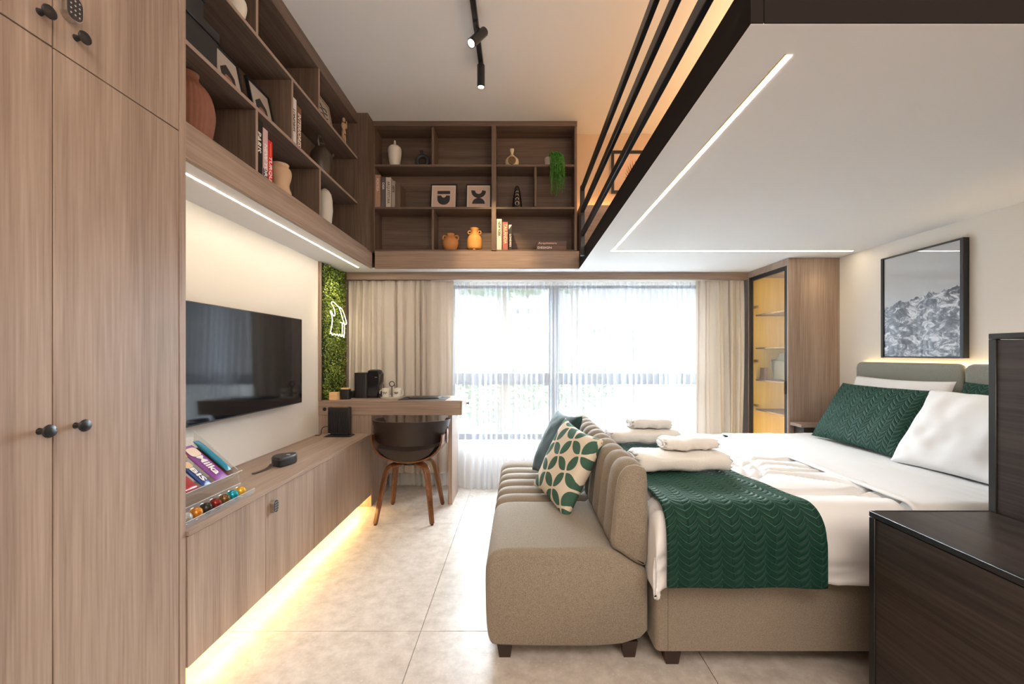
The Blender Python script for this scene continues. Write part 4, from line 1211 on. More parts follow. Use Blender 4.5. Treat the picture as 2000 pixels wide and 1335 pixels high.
# face sculpture
t = thing('face_sculpture', 'tall white ceramic face sculpture on the lowest left shelf', 'sculpture', (-1.42, 3.08, ZB))
m = MB(); P = []
for i, (z, w, d0, d1) in enumerate([(0, .028, .03, .025), (.02, .034, .035, .028), (.05, .032, .04, .03), (.075, .034, .046, .05), (.10, .042, .05, .062), (.14, .048, .052, .056), (.19, .050, .055, .070), (.22, .050, .055, .058), (.26, .048, .054, .062), (.30, .040, .048, .052), (.325, .026, .03, .035), (.338, .006, .01, .01)]):
    P.append([(-1.42 + w * math.sin(a) * 1.0, 3.08 + (d1 if math.cos(a) > 0 else d0) * math.cos(a), ZB + z) for a in np.linspace(0, 2 * PI, 25)])
m.grid(np.array(P)); m.f.append(tuple(range(24))); m.build('head', CERAM, t, angle=70)
MB().prism([(3.135, ZB + .13), (3.150, ZB + .14), (3.165, ZB + .155), (3.148, ZB + .22), (3.13, ZB + .24)], -1.428, -1.412, 'yz').build('nose', CERAM, t)
# dark pitcher
t = thing('pitcher', 'dark bronze pitcher with looped handle on the middle shelf', 'pitcher', (-1.42, 3.02, ZS1))
MB().lathe(sm_prof([(.05, 0), (.075, .02), (.082, .10), (.075, .17), (.048, .215), (.030, .235), (.028, .25), (.030, .252)], 2), c=(-1.42, 3.02, ZS1), n=32).build('body', BRONZE, t, angle=60)
MB().tube(smoothp([(-1.42, 2.985, ZS1 + .225), (-1.42, 2.97, ZS1 + .27), (-1.42, 2.99, ZS1 + .30), (-1.42, 3.03, ZS1 + .305), (-1.42, 3.06, ZS1 + .275), (-1.42, 3.055, ZS1 + .22)]), .008, 8).build('handle', BRONZE, t)
MB().tube(smoothp([(-1.42, 3.07, ZS1 + .18), (-1.40, 3.12, ZS1 + .20), (-1.39, 3.145, ZS1 + .235)]), .012, 10).build('spout', BRONZE, t)
# mannequin
t = thing('wooden_mannequin', 'jointed pale wooden mannequin raising one arm on the top shelf', 'figurine', (-1.40, 3.36, ZS2))
mx_, my_ = -1.40, 3.36
b0 = ZS2
MANW = plain('pale_beech', (.50, .32, .20), .5)
MB().lathe([(.03, 0), (.03, .008)], c=(mx_, my_, b0), n=20).build('base', MANW, t)
def limb(name, pts, rs):
    MB().tube(pts, 1.0, 8, scales=rs).build(name, MANW, t)
for s in (-1, 1):
    limb('leg', [(mx_, my_ + s * .012, b0 + .135), (mx_, my_ + s * .020, b0 + .10), (mx_ + .004, my_ + s * .022, b0 + .07), (mx_, my_ + s * .027, b0 + .035), (mx_, my_ + s * .030, b0 + .012)], [.009, .010, .0065, .008, .005])
    MB().cb((mx_ + .008, my_ + s * .030, b0 + .012), (.028, .011, .008), .003).build('foot', MANW, t)
limb('torso', [(mx_, my_, b0 + .13), (mx_, my_, b0 + .15), (mx_, my_, b0 + .17), (mx_, my_, b0 + .205), (mx_, my_, b0 + .222)], [.016, .018, .011, .022, .010])
limb('head', [(mx_, my_, b0 + .228), (mx_, my_, b0 + .238), (mx_, my_, b0 + .252), (mx_, my_, b0 + .264)], [.006, .013, .013, .005])
limb('arm', [(mx_, my_ + .022, b0 + .212), (mx_, my_ + .042, b0 + .200), (mx_, my_ + .055, b0 + .215), (mx_, my_ + .050, b0 + .262)], [.007, .0065, .006, .005])
limb('arm', [(mx_, my_ - .022, b0 + .212), (mx_, my_ - .034, b0 + .180), (mx_ + .01, my_ - .030, b0 + .150)], [.007, .006, .005])

# ---- far bookcase objects
YFc = 3.675
def gx_(px): return (px - 1013) * .00446
vase('vase', 'white lidded ceramic vase on the top row of the end bookcase', sm_prof([(.030, 0), (.040, .01), (.055, .10), (.060, .17), (.040, .195), (.012, .205), (.010, .222), (.008, .245), (.0, .247)], 2), (gx_(770), YFc, FZ3), CERAM)
t = thing('ring_vase', 'black ring-shaped vase in the top row of the end bookcase', 'vase', (gx_(824), YFc, FZ3))
m = MB(); pts = [(gx_(824) + .047 * math.cos(a), YFc, FZ3 + .062 + .047 * math.sin(a)) for a in np.linspace(0, 2 * PI, 28, endpoint=False)]
m.tube(pts, .0185, 10, closed=True); m.build('ring', DARKC, t)
MB().lathe([(.013, 0), (.010, .018), (.015, .038)], M=Matrix.Translation((gx_(824) + .0, YFc, FZ3 + .118)) @ Matrix.Rotation(R(-15), 4, 'Y'), n=16).build('neck', DARKC, t)
t = thing('flask_vase', 'cream flask vase with brown medallion on the upper right shelf', 'vase', (gx_(1000), YFc, FZ3))
MB().lathe(sm_prof([(.02, 0), (.045, .01), (.062, .045), (.058, .080), (.030, .105), (.012, .118), (.011, .135), (.018, .150), (.019, .172), (.012, .173)], 2), c=(gx_(1000), YFc, FZ3), n=32, sy=.6).build('body', CREAMC, t, angle=60)
M = Matrix.Translation((gx_(1000), YFc - .036, FZ3 + .056)) @ Matrix.Rotation(R(90), 4, 'X')
MB().lathe([(.034, -.004), (.034, .003), (.024, .0045), (.022, .002), (.012, .002), (.010, .004), (.0, .004)], M=M, n=28).build('medallion', plain('medallion_bronze', (.16, .09, .03), .5), t)
# trailing plant
t = thing('trailing_plant', 'green trailing plant in a white pot hanging over the shelf edge', 'plant', (gx_(1072), 3.66, FZ3))
MB().lathe([(.030, 0), (.040, .075), (.040, .080), (.035, .080), (.034, .07)], c=(gx_(1072), 3.66, FZ3), n=24).build('pot', plain('pot_pale', (.55, .46, .40), .6), t)
rg = random.Random(9); m = MB(); lvs = MB()
for k in range(70):
    a = rg.uniform(0, 2 * PI); x = gx_(1074) + .02 * math.cos(a); 
    ex = gx_(1086) + rg.uniform(-.062, .062) ; L = rg.uniform(.12, .36)
    if abs(ex - gx_(1086)) > .045: L *= .85
    ey = 3.565 - rg.uniform(0, .05)
    pts = smoothp([(x, 3.66, FZ3 + .075), ((x + ex) / 2, 3.62, FZ3 + .115 + rg.uniform(-.02, .02)), (ex, ey, FZ3 + .05), (ex + rg.uniform(-.01, .01), ey, FZ3 + .07 - L)], 2)
    m.tube(pts, .0014, 3)
    for p, q in zip(pts, pts[1:]):
        for _ in range(3):
            c = p.lerp(q, rg.random()); d = Vector((rg.uniform(-1, 1), rg.uniform(-1, .3), rg.uniform(-1, .4))).normalized() * rg.uniform(.008, .015)
            sd = d.cross(Vector((rg.uniform(-1, 1), rg.uniform(-1, 1), 0)).normalized()) * .28
            lvs.add([c, c + d * .5 + sd, c + d, c + d * .5 - sd], [(0, 1, 2), (0, 2, 3)])
GREENP = plain('fern_green', (.045, .21, .022), .5, noise_amt=.6, nscale=60)
o = m.build('stems', GREENP, t); o['kind'] = 'stuff'
o = lvs.build('foliage', GREENP, t, smooth=False, recalc=False); o['kind'] = 'stuff'
# books far
def book_y(label, px0, px1, zb, py_top, col, txt, ink, group, tw=None, ts=None, tz=.5, extra=None, y_front=3.612, depth=.15):
    x0, x1 = (px0 - 1013) * .004404, (px1 - 1013) * .004404
    zt = 1.2 + (693 - py_top) * .004404; h = zt - zb
    t = thing('book', label, 'book', ((x0 + x1) / 2, y_front + depth / 2, zb), group)
    m = MB(); m.box(x0, x0 + .003, y_front, y_front + depth, zb, zt, .0006); m.box(x1 - .003, x1, y_front, y_front + depth, zb, zt, .0006); m.box(x0 + .002, x1 - .002, y_front, y_front + .004, zb, zt, .001)
    m.build('cover', cover('cover_far', col), t)
    boxo('pages', PAPER, t, x0 + .0032, x1 - .0032, y_front + .005, y_front + depth - .005, zb + .003, zt - .004, b=0)
    if txt:
        M = frame3(((x0 + x1) / 2, y_front - .0006, zb + h * tz), (0, 0, -1), (1, 0, 0), (0, -1, 0))
        lettering(txt, ts or (x1 - x0) * .7, M, ink, t, width=tw, bold=.0006)
    if extra: extra(t, x0, x1, zb, zt, y_front)
    return t
g1 = 'books on the middle shelf of the end bookcase'
book_y('tan book at the left end of the end bookcase', 731.5, 743, FZ2, 341, (.42, .26, .18), 'MEMORIA', plain('ink_pink', (.75, .55, .5), .6), g1, tw=.11, tz=.70)
book_y('grey book with pale title beside the tan one', 744.5, 752.5, FZ2, 346, (.13, .11, .12), 'CASA', INKW, g1, tw=.06, tz=.72)
book_y('cream book with a long dark title in the middle of its row', 753.5, 763.5, FZ2, 346, (.62, .54, .46), 'ARQUITETURA', plain('ink_olive', (.12, .11, .04), .6), g1, tw=.19, tz=.5)
book_y('mottled grey book in the row next to the framed arches', 764.5, 771.5, FZ2, 353, (.40, .33, .30), 'ARTE', INKB, g1, tw=.06, tz=.7)
book_y('dark patterned book closing the row on its right', 772.5, 782, FZ2, 358, (.14, .09, .07), '', INKW, g1)
g2 = 'books standing at the right of the end bookcase'
book_y('white book with black city title on the bottom right shelf', 970, 980, FZ1, 427, (.72, .68, .56), 'NEW YORK', INKB, g2, tw=.125, tz=.68)
book_y('dusty red book with cream title on the bottom right shelf', 981.5, 992, FZ1, 433, (.42, .12, .09), 'TAILÂNDIA', plain('ink_cream', (.8, .72, .5), .6), g2, tw=.17, tz=.58, ts=.04)
book_y('black book with white corner on the bottom right shelf', 993.5, 1000, FZ1, 438.5, (.015, .013, .013), 'LONDRES', INKW, g2, tw=.11, tz=.38,
       extra=lambda t, x0, x1, zb, zt, yf: MB().prism([(x0 + .001, zt - .001), (x1 - .001, zt - .001), (x0 + .001, zt - .042)], yf - .0008, yf - .0002, 'xz').build('spine_corner', INKW, t, smooth=False))
def flat_book(label, z0, h, px0, px1, col, txt, ink, tw, xo=0):
    x0, x1 = (px0 - 1013) * .004404, (px1 - 1013) * .004404
    t = thing('book', label, 'book', ((x0 + x1) / 2, 3.68, z0), 'books lying flat at the right')
    m = MB(); m.box(x0, x1, 3.612, 3.76, z0, z0 + .003, .0006); m.box(x0, x1, 3.612, 3.76, z0 + h - .003, z0 + h, .0006); m.box(x0, x1, 3.612, 3.616, z0 + .002, z0 + h - .002, .001)
    m.build('cover', cover('cover_flat', col), t)
    boxo('pages', PAPER, t, x0 + .003, x1 - .003, 3.617, 3.755, z0 + .0035, z0 + h - .0035, b=0)
    lettering(txt, h * .62, frame3((x0 + tw * .5 + .012, 3.6113, z0 + h / 2), (1, 0, 0), (0, 0, 1), (0, -1, 0)), ink, t, width=tw, bold=.0006)
flat_book('brown art book lying at the bottom of the flat pair', FZ1, .041, 1047.5, 1106, (.16, .08, .06), 'DESIGN', INKW, .12)
flat_book('darker book lying on top of the flat pair', FZ1 + .0415, .037, 1048.5, 1106.8, (.10, .05, .045), 'Arquitetura', plain('ink_salmon', (.75, .5, .4), .6), .16)
# framed arches
def frame_far(label, px0, px1, shapes):
    x0, x1 = (px0 - 1013) * .00444, (px1 - 1013) * .00444
    w = x1 - x0; h = .228
    t = thing('framed_print', label, 'picture', ((x0 + x1) / 2, 3.66, FZ2))
    le = 9
    up = Vector((0, math.sin(R(le)), math.cos(R(le)))); nn = Vector((0, -math.cos(R(le)), math.sin(R(le))))
    M = frame3((x0, 3.64, FZ2 + .003), (1, 0, 0), up, nn)
    m = MB(); f = .009
    m.box(0, w, 0, f, -.02, 0, .001, M); m.box(0, w, h - f, h, -.02, 0, .001, M); m.box(0, f, f, h - f, -.02, 0, .001, M); m.box(w - f, w, f, h - f, -.02, 0, .001, M)
    m.build('frame', BLACKM, t)
    MB().box(f, w - f, f, h - f, -.012, -.006, 0, M).build('mount', plain('white_mount', (.66, .56, .50), .7), t)
    MB().box(f + .012, w - f - .012, f + .014, h - f - .014, -.0059, -.0052, 0, M).build('paper', MATTE, t)
    for s in shapes(w, h): MB().prism(s, -.0050, -.0045, 'xy', M=M).build('art_shape', ARTD, t, smooth=False)
def arc_pts(cx_, cy_, r, a0, a1, n=12): return [(cx_ + r * math.cos(R(a0 + (a1 - a0) * k / n)), cy_ + r * math.sin(R(a0 + (a1 - a0) * k / n))) for k in range(n + 1)]
def shapes1(w, h):
    c = w / 2
    return [[(c - .055, h * .60), (c + .055, h * .60), (c + .055, h * .73), (c - .055, h * .73)],
            arc_pts(c, h * .40, .055, 180, 360) + [(c + .055, h * .54), (c + .022, h * .54)] + arc_pts(c, h * .54, .020, 360, 180) + [(c - .055, h * .54)]]
def shapes2(w, h):
    c = w / 2
    return [arc_pts(c, h * .72, .064, 180, 360) + [(c + .034, h * .76)] + arc_pts(c, h * .74, .030, 360, 180) + [(c - .064, h * .76)],
            arc_pts(c, h * .20, .056, 0, 180) ]
frame_far('black framed print of a dark bowl shape, left of the pair', 840, 891.5, shapes1)
frame_far('black framed print of two facing arches, right of the pair', 909.5, 959, shapes2)
# black vase with rings
t = thing('cone_vase', 'black tapering vase with pale rings on the middle right shelf', 'vase', (gx_(1010), 3.66, FZ2))
MB().lathe(sm_prof([(.042, 0), (.044, .02), (.036, .10), (.022, .18), (.012, .205), (.0, .207)], 2), c=(gx_(1010), 3.66, FZ2), n=28, sy=.7).build('body', BLACKG, t, angle=60)
RNG = plain('ring_gilt', (.55, .42, .28), .5)
for z, r in ((.045, .016), (.082, .013), (.116, .011), (.146, .009)):
    yy = 3.66 - .7 * (.044 - .15 * z) - .001
    MB().tube([(gx_(1010) + r * math.cos(a), yy, FZ2 + z + r * math.sin(a)) for a in np.linspace(0, 2 * PI, 16, endpoint=False)], .003, 6, closed=True).build('ring', RNG, t)
# clay pots
t = thing('clay_pot', 'round terracotta pot with two small ears on the bottom row', 'vase', (gx_(879.5), YFc, FZ1))
MB().lathe(sm_prof([(.038, 0), (.05, .012), (.071, .06), (.066, .105), (.034, .132), (.030, .140), (.036, .158), (.030, .158)], 2), c=(gx_(879.5), YFc, FZ1), n=32).build('body', TERRA, t, angle=60)
for s in (-1, 1):
    MB().tube(smoothp([(gx_(879.5) + s * .036, YFc, FZ1 + .138), (gx_(879.5) + s * .062, YFc, FZ1 + .145), (gx_(879.5) + s * .070, YFc, FZ1 + .118), (gx_(879.5) + s * .058, YFc, FZ1 + .10)]), .006, 8).build('handle', TERRA, t)
t = thing('clay_jar', 'ochre clay jar on three feet with ring handles', 'vase', (gx_(926.5), YFc, FZ1))
MB().lathe(sm_prof([(.045, .012), (.062, .018), (.066, .05), (.066, .10), (.056, .135), (.030, .150), (.028, .17), (.032, .185), (.040, .205), (.034, .206)], 2), c=(gx_(926.5), YFc, FZ1), n=32).build('body', TERRAY, t, angle=60)
for s in (-1, 1):
    c = (gx_(926.5) + s * .043, YFc, FZ1 + .170)
    MB().tube([(c[0] + .014 * math.cos(a), c[1], c[2] + .014 * math.sin(a)) for a in np.linspace(0, 2 * PI, 14, endpoint=False)], .005, 6, closed=True).build('handle', TERRAY, t)
for a in (-90, 30, 150):
    MB().lathe([(.012, 0), (.014, .016)], c=(gx_(926.5) + .045 * math.cos(R(a)), YFc + .045 * math.sin(R(a)), FZ1), n=10).build('foot', TERRA, t)

# ================================================================ DESK OBJECTS
# coffee machine
t = thing('coffee_machine', 'black pod coffee machine on the desk', 'coffee machine', (-1.27, 3.58, DT))
m = MB(); m.prism(roundrect(-1.375, -1.262, 3.50, 3.66, .02, 5), DT + .001, DT + .212, 'xy').build('water_tank', BLACKP, t, angle=50)
MB().prism([(-1.262, DT + .001), (-1.185, DT + .001), (-1.185, DT + .10), (-1.172, DT + .135), (-1.172, DT + .20), (-1.19, DT + .226), (-1.262, DT + .226)], 3.515, 3.645, 'xz').build('body', BLACKG, t, angle=30)
MB().lathe([(.052, 0), (.055, .01), (.055, .028), (.040, .036), (.0, .036)], c=(-1.222, 3.575, DT + .20), n=28).build('brew_head', BLACKP, t)
MB().prism(roundrect(-1.19, -1.145, 3.53, 3.63, .015, 4), DT + .001, DT + .035, 'xy').build('drip_tray', BLACKP, t, angle=50)
boxo('badge', CHROME, t, -1.205, -1.185, 3.5135, 3.515, DT + .172, DT + .177, b=0)
# small boxes
t = tag(boxo('wooden_box', PINE, None, -1.512, -1.450, 3.345, 3.405, DT + .0005, DT + .062, b=.002), 'small pale wooden cube on the desk corner', 'box')
t = thing('canister', 'black canister with wooden lid on the desk', 'canister', (-1.41, 3.42, DT))
MB().prism(roundrect(-1.448, -1.378, 3.40, 3.46, .012, 4), DT, DT + .082, 'xy').build('body', BLACKP, t, angle=50)
MB().prism(roundrect(-1.446, -1.380, 3.402, 3.458, .012, 4), DT + .0825, DT + .092, 'xy').build('lid', PINE, t, angle=50)
t = tag(boxo('black_box', BLACKP, None, -1.435, -1.385, 3.52, 3.58, DT, DT + .06, b=.004), 'low black box between canister and coffee machine', 'box')
# mug stand
t = thing('mug_stand', 'round tray with brass ring handle holding two mugs', 'tray', (-1.075, 3.56, DT))
MB().lathe([(.0, .004), (.085, .004), (.092, .012), (.094, .012), (.088, 0), (.0, 0)], c=(-1.075, 3.56, DT), n=36, cap=False).build('tray', CERAM, t, angle=50)
MB().tube([(-1.075, 3.56, DT + .005), (-1.075, 3.56, DT + .095)], .0035, 8).build('post', BLACKM, t)
MB().tube([(-1.075 + .021 * math.cos(a), 3.56, DT + .115 + .021 * math.sin(a)) for a in np.linspace(0, 2 * PI, 20, endpoint=False)], .0035, 6, closed=True).build('ring_handle', BLACKM, t)
for i, s in enumerate((-1, 1)):
    xx = -1.075 + s * .047
    t = thing('mug', ('white mug with dark script on the left of the tray post', 'white mug with dark script on the right of the tray post')[i], 'mug', (xx, 3.55, DT + .006))
    MB().lathe([(.0, 0), (.030, 0), (.032, .004), (.033, .075), (.0305, .075), (.029, .006), (.0, .006)], c=(xx, 3.55, DT + .0065), n=28, cap=False).build('cup', CERAM, t, angle=50)
    MB().tube(smoothp([(xx + s * .031, 3.55, DT + .065), (xx + s * .052, 3.55, DT + .06), (xx + s * .052, 3.55, DT + .03), (xx + s * .031, 3.55, DT + .025)]), .004, 7).build('handle', CERAM, t)
    MB().tube([(xx - .01, 3.55, DT + .02), (xx - .022, 3.55, DT + .115)], .0022, 6).build('spoon', BLACKM, t)
    pts = [(xx - .016 + .032 * q, 3.55 - math.sqrt(max(0, .0336 ** 2 - (-.016 + .032 * q) ** 2)), DT + .042 + .010 * math.sin(q * 16)) for q in np.linspace(0, 1, 22)]
    MB().tube(pts, .0016, 5).build('script_mark', INKB, t)
# mat and notebook
t = tag(boxo('desk_mat', plain('black_woven_mat', (.015, .015, .017), .7, bump=.5), None, -.965, -.585, 3.345, 3.60, DT + .0003, DT + .004, b=.001), 'flat black mat near the right end of the desk', 'mat')
t = thing('folder', 'black folder lying open on the desk mat', 'folder', (-.76, 3.5, DT + .004))
boxo('cover', BLACKP, t, -.90, -.65, 3.42, 3.58, DT + .0045, DT + .012, b=.001)
boxo('page', plain('grey_page', (.2, .2, .21), .5), t, -.668, -.652, 3.42, 3.58, DT + .0123, DT + .0135, b=0)

# air purifier on media cabinet
CT = .5805
t = thing('air_purifier', 'black ribbed heater box at the far end of the media cabinet', 'heater', (-1.40, 3.2, CT))
boxo('body', BLACKP, t, -1.452, -1.292, 3.19, 3.25, CT + .012, CT + .222, b=.005)
for k in range(12):
    x = -1.447 + k * .0128
    boxo('slat', BLACKM, t, x, x + .006, 3.184, 3.1905, CT + .03, CT + .19, b=.001)
boxo('top_cap', plain('copper_top', (.4, .2, .1), .35, metal=.6), t, -1.43, -1.31, 3.20, 3.24, CT + .2222, CT + .2245, b=0)
MB().add([(-1.475, 3.165, CT), (-1.27, 3.165, CT), (-1.27, 3.27, CT), (-1.475, 3.27, CT), (-1.455, 3.185, CT + .012), (-1.29, 3.185, CT + .012), (-1.29, 3.255, CT + .012), (-1.455, 3.255, CT + .012)], [(0, 3, 2, 1), (4, 5, 6, 7), (0, 1, 5, 4), (1, 2, 6, 5), (2, 3, 7, 6), (3, 0, 4, 7)]).build('base', BLACKM, t, smooth=False)
MB().box(-1.448, -1.428, 3.1825, 3.184, CT + .018, CT + .028).build('badge', CHROME, t)
MB().tube(smoothp([(-1.452, 3.22, CT + .07), (-1.49, 3.22, CT + .072), (-1.512, 3.22, CT + .055), (-1.515, 3.22, CT + .004), (-1.56, 3.22, CT + .004)]), .003, 6).build('cable', BLACKP, t)

# heart shaped case
hx, hy = -1.335, 2.39
t = thing('heart_case', 'black heart-shaped zipped case with a strap', 'case', (hx, hy, CT))
H = []
for k in range(40):
    a = 2 * PI * k / 40
    x = 16 * math.sin(a) ** 3; y = 13 * math.cos(a) - 5 * math.cos(2 * a) - 2 * math.cos(3 * a) - math.cos(4 * a)
    x, y = .55 * x + .45 * 15 * math.sin(a), .45 * y + .55 * 14 * math.cos(a)
    H.append((hx + (y * -.35 + x * .75) * .0046, hy + (x * .35 + y * .90) * .0060))
m = MB()
for (z0, z1, k0, k1) in ((.001, .006, .93, 1.0), (.006, .044, 1.0, 1.0), (.044, .052, 1.0, .92)):
    pa = [(hx + (a - hx) * k0, hy + (b_ - hy) * k0, CT + z0) for a, b_ in H]; pb = [(hx + (a - hx) * k1, hy + (b_ - hy) * k1, CT + z1) for a, b_ in H]
    m.add(pa + pb, [(k, (k + 1) % 40, 40 + (k + 1) % 40, 40 + k) for k in range(40)])
m.add([(hx + (a - hx) * .92, hy + (b_ - hy) * .92, CT + .052) for a, b_ in H], [tuple(range(40))]); m.add([(hx + (a - hx) * .93, hy + (b_ - hy) * .93, CT + .001) for a, b_ in H], [tuple(range(40))])
m.build('shell', BLACKP, t, angle=45)
MB().tube([(hx + (a - hx) * 1.005, hy + (b_ - hy) * 1.005, CT + .040) for a, b_ in H], .0018, 5, closed=True).build('zip', plain('zip_grey', (.07, .07, .07), .4), t)
MB().box(hx + .01, hx + .03, hy + .0, hy + .012, CT + .0522, CT + .0528).build('logo_mark', INKW, t)
MB().sweep(smoothp([(hx - .02, hy - .085, CT + .022), (hx - .02, hy - .11, CT + .010), (hx - .03, hy - .155, CT + .004), (hx - .045, hy - .21, CT + .004)]), [(-.009, -.0015), (.009, -.0015), (.009, .0015), (-.009, .0015)]).build('strap', plain('brown_strap', (.06, .035, .03), .6), t)

# ---- capsules and their tray
t = thing('capsule_tray', 'clear acrylic tray along the cabinet edge holding coffee capsules', 'tray', (-1.26, 1.70, CT))
def ac(*a, e=False): return boxo('wall' if not e else 'edge', ACRYLE if e else ACRYL, t, *a, b=0)
ac(-1.245, -1.185, 1.49, 1.885, CT + .0002, CT + .003); ac(-1.1865, -1.184, 1.49, 1.885, CT + .003, CT + .022); ac(-1.250, -1.2475, 1.49, 1.885, CT + .003, CT + .045)
ac(-1.2475, -1.187, 1.883, 1.8855, CT + .003, CT + .036)
ac(-1.1866, -1.1838, 1.49, 1.885, CT + .022, CT + .0235, e=True); ac(-1.2502, -1.2473, 1.49, 1.885, CT + .045, CT + .047, e=True)
CC = [('silver', (.45, .46, .46)), ('orange', (.62, .25, .04)), ('black', (.035, .035, .03)), ('dark red', (.22, .025, .02)), ('bronze', (.17, .10, .035)), ('turquoise', (.01, .30, .40)), ('golden', (.72, .42, .05))]
for i, (nm, c) in enumerate(CC):
    y = 1.535 + .0505 * i
    o = thing('coffee_capsule', nm + ' coffee capsule in the clear tray', 'capsule', (-1.216, y, CT + .003), 'coffee capsules in the clear tray')
    M = Matrix.Translation((-1.216, y, CT + .0245)) @ Matrix.Rotation(R(62), 4, 'Y')
    MB().lathe([(.0225, -.008), (.0225, -.005), (.021, -.004), (.0205, .003), (.0175, .011), (.011, .017), (.0, .019)], M=M, n=24).build('dome', plain('foil', c, .25, metal=.55), o)
    MB().lathe([(.0, -.0095), (.0235, -.0095), (.0235, -.008), (.0, -.008)], M=M, n=24, cap=False).build('rim', CHROME, o)
# ---- snack stand
t = thing('snack_stand', 'clear acrylic stand tilted to show chocolate bars', 'stand', (-1.36, 1.70, CT))
ta = math.atan2(.145, .17); A0 = Vector((-1.272, 0, CT + .085))
ES = Vector((-math.cos(ta), 0, math.sin(ta))); EN = Vector((math.sin(ta), 0, math.cos(ta)))
def SM(y, s, n): return frame3(tuple(A0 + ES * s + EN * n + Vector((0, y, 0))), (0, 1, 0), ES, -EN if False else Vector((0, 1, 0)).cross(ES))
Mst = frame3(tuple(A0), (0, 1, 0), ES, Vector((0, 1, 0)).cross(ES))
nsgn = 1 if Vector((0, 1, 0)).cross(ES).dot(EN) > 0 else -1
def sb(name, mat, y0, y1, s0, s1, n0, n1, b=0, par=None):
    a, b2 = (n0, n1) if nsgn > 0 else (-n1, -n0)
    return MB().box(y0, y1, s0, s1, a, b2, b, Mst).build(name, mat, par or t)
sb('tilted_shelf', ACRYL, 1.48, 1.888, -.01, .26, -.003, 0)
sb('front_lip', ACRYL, 1.48, 1.888, -.012, -.009, 0, .03); sb('edge', ACRYLE, 1.48, 1.888, -.012, -.0095, .03, .032)
for y in (1.8855,):
    MB().prism([(-1.25, CT), (-1.46, CT), (-1.46, CT + .28), (-1.262, CT + .105)], y, y + .003, 'xz').build('side_panel', ACRYL, t, smooth=False)
    MB().tube([(-1.262, y + .0015, CT + .105), (-1.46, y + .0015, CT + .28)], .0014, 5).build('edge', ACRYLE, t)
def snack(label, y0, y1, s0, s1, n, th, col, txt=None, ink=INKW, tcol2=None, rot=0, crimp=True, sh=.4):
    Mx = Mst @ Matrix.Translation(((y0 + y1) / 2, (s0 + s1) / 2, nsgn * (n + th / 2))) @ Matrix.Rotation(R(rot), 4, 'Z')
    o = thing('snack_packet', label, 'snack', tuple((Mx @ Vector((0, 0, 0)))), 'snacks on the clear stand')
    w, L = y1 - y0, s1 - s0
    P = []
    for v in np.linspace(-1, 1, 15):
        e = max(.12, (1 - abs(v) ** 8))
        P.append([tuple(Mx @ Vector((w / 2 * math.cos(a) * (1 if abs(v) > .9 else .96), v * L / 2, th / 2 * math.copysign(abs(math.sin(a)) ** .6, math.sin(a)) * e))) for a in np.linspace(0, 2 * PI, 21)])
    m = MB(); m.grid(np.array(P)); m.f.append(tuple(range(20))); m.f.append(tuple(14 * 21 + k for k in range(20)))
    m.build('wrapper', plain('foil_wrap', col, .28, spec=.6, noise_amt=.15, nscale=40), o, angle=60)
    if tcol2 is not None:
        MB().prism(roundrect(-w * .36, w * .36, L * .18, L * .42, w * .2), nsgn * (th / 2 + .0003), nsgn * (th / 2 + .0007), 'xy', M=Mx).build('picture', plain('print_colour', tcol2, .5), o, smooth=False)
    if txt:
        ez_ = nsgn
        Mt = Mx @ Matrix.Translation((0, -L * .10, nsgn * (th / 2 + .001))) @ frame3((0, 0, 0), (0, -1, 0), (1 * ez_, 0, 0), (0, 0, ez_))
        lettering(txt, w * .62, Mt, ink, o, width=L * .55, bold=.001)
    return o
snack('purple chocolate bar with white script lettering', 1.748, 1.825, .0, .205, .008, .012, (.22, .06, .30), 'Milka', INKW, (.75, .6, .5))
snack('teal wrapped bar on the brown bar at the right end', 1.831, 1.863, .02, .215, .014, .016, (.005, .20, .33))
snack('brown chocolate bar under the teal one', 1.828, 1.878, .0, .19, .001, .010, (.12, .035, .02))
snack('dark blue wafer bar with white letters', 1.678, 1.728, .0, .14, .006, .014, (.01, .05, .25), 'BIS', INKW, (.7, .5, .3))
snack('golden yellow sweet bag at the back', 1.653, 1.743, .15, .25, .004, .03, (.80, .42, .02))
snack('red packet with pale picture low on the stand', 1.563, 1.663, .0, .10, .004, .018, (.35, .02, .03), None, INKW, (.7, .5, .45))
snack('cream biscuit packet half hidden by the wardrobe', 1.563, 1.648, .10, .19, .004, .02, (.45, .30, .16))

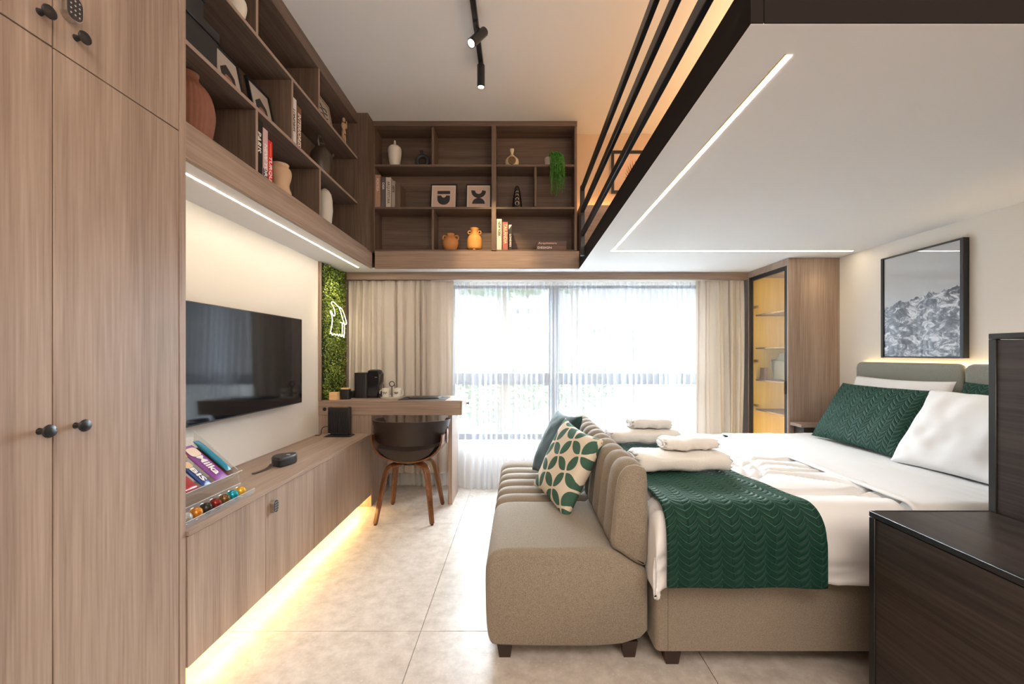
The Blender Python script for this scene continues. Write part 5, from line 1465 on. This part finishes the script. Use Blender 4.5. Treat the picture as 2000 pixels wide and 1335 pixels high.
# ================================================================ OUTSIDE
gd = struct(boxo('ground', plain('pale_paving', (.30, .31, .30), .9, noise_amt=.1, nscale=1), None, -60, 60, 4.3, 120, -3.2, -3.0, b=0))
bl = thing('apartment_building', 'pale apartment tower seen through the left sheer curtain', 'building', (2, 62, -3))
boxo('wall', plain('building_white', (.75, .75, .74), .8), bl, -1.6, 4.2, 58, 66, -3, 14, b=0)
GW_ = plain('dark_pane', (.08, .10, .13), .3)
for zc in (1.6, 4.2, 6.8, 9.4):
    for xc in (-.1, 1.25, 2.5): boxo('window', GW_, bl, xc - .28, xc + .28, 57.95, 58.0, zc, zc + .75, b=0)
TREEG = plain('tree_green', (.10, .20, .07), .8, noise_amt=.4, nscale=3)
TRUNK = plain('palm_trunk', (.22, .18, .14), .9)
def palm(label, x, y, h, s, seed):
    rg = random.Random(seed)
    t = thing('palm_tree', label, 'palm tree', (x, y, -3))
    MB().tube([(x, y, -3), (x + .1, y, h * .5 - 1.5), (x, y, h)], .16 * s, 8).build('trunk', TRUNK, t)
    m = MB()
    for k in range(20):
        a = 2 * PI * k / 20 + rg.uniform(-.1, .1); L = s * rg.uniform(1.5, 2.0); el = rg.uniform(.1, .9)
        pts = [Vector((x + math.cos(a) * L * q, y + math.sin(a) * L * q, h + el * L * q - 1.25 * L * q * q)) for q in np.linspace(0, 1, 9)]
        for p, q in zip(pts, pts[1:]):
            dr_ = (q - p); sd = dr_.cross(Vector((0, 0, 1))).normalized() * .16 * s
            for sg in (1, -1): m.add([p, p + dr_ * .5, p + sd * sg * 2 - Vector((0, 0, .2 * s))], [(0, 1, 2)])
    m.build('fronds', TREEG, t, smooth=False, recalc=False)
palm('palm tree seen faintly near the middle of the window', 7.2, 36, 3.6, 1.05, 1)
palm('second palm tree further right beyond the sheer curtain', 9.2, 34, 3.2, .95, 2)
def tree(label, x, y, zc, rx, rz, seed, n=900, leaf=.22):
    rg = random.Random(seed)
    t = thing('tree', label, 'tree', (x, y, -3))
    MB().tube([(x, y, -3), (x, y, zc)], .12, 8).build('trunk', TRUNK, t)
    m = MB()
    for _ in range(n):
        d = Vector((rg.gauss(0, 1), rg.gauss(0, 1), rg.gauss(0, 1))).normalized() * rg.uniform(.5, 1) ** .5
        c = Vector((x + d.x * rx, y + d.y * rx, zc + d.z * rz))
        a = Vector((rg.uniform(-1, 1), rg.uniform(-1, 1), rg.uniform(-1, 1))) * leaf; b_ = Vector((rg.uniform(-1, 1), rg.uniform(-1, 1), rg.uniform(-1, 1))) * leaf
        m.add([c, c + a, c + b_], [(0, 1, 2)])
    o = m.build('foliage', TREEG, t, smooth=False, recalc=False); o['kind'] = 'stuff'
tree('leafy tree overhanging the top of the left window', -.4, 11, 3.4, 1.5, .65, 1)
tree('leafy tree top in the middle above the window mullion', 1.6, 12, 3.7, 1.4, .6, 2)
tree('low green shrub outside below the left window bar', -.8, 16, -.4, 2.0, 1.0, 3)
tree('round green tree low behind the right window', 3.6, 24, -.6, 2.2, 1.3, 4)
tree('distant green tree at the foot of the tower', -3.2, 34, -.2, 2.6, 1.8, 5)
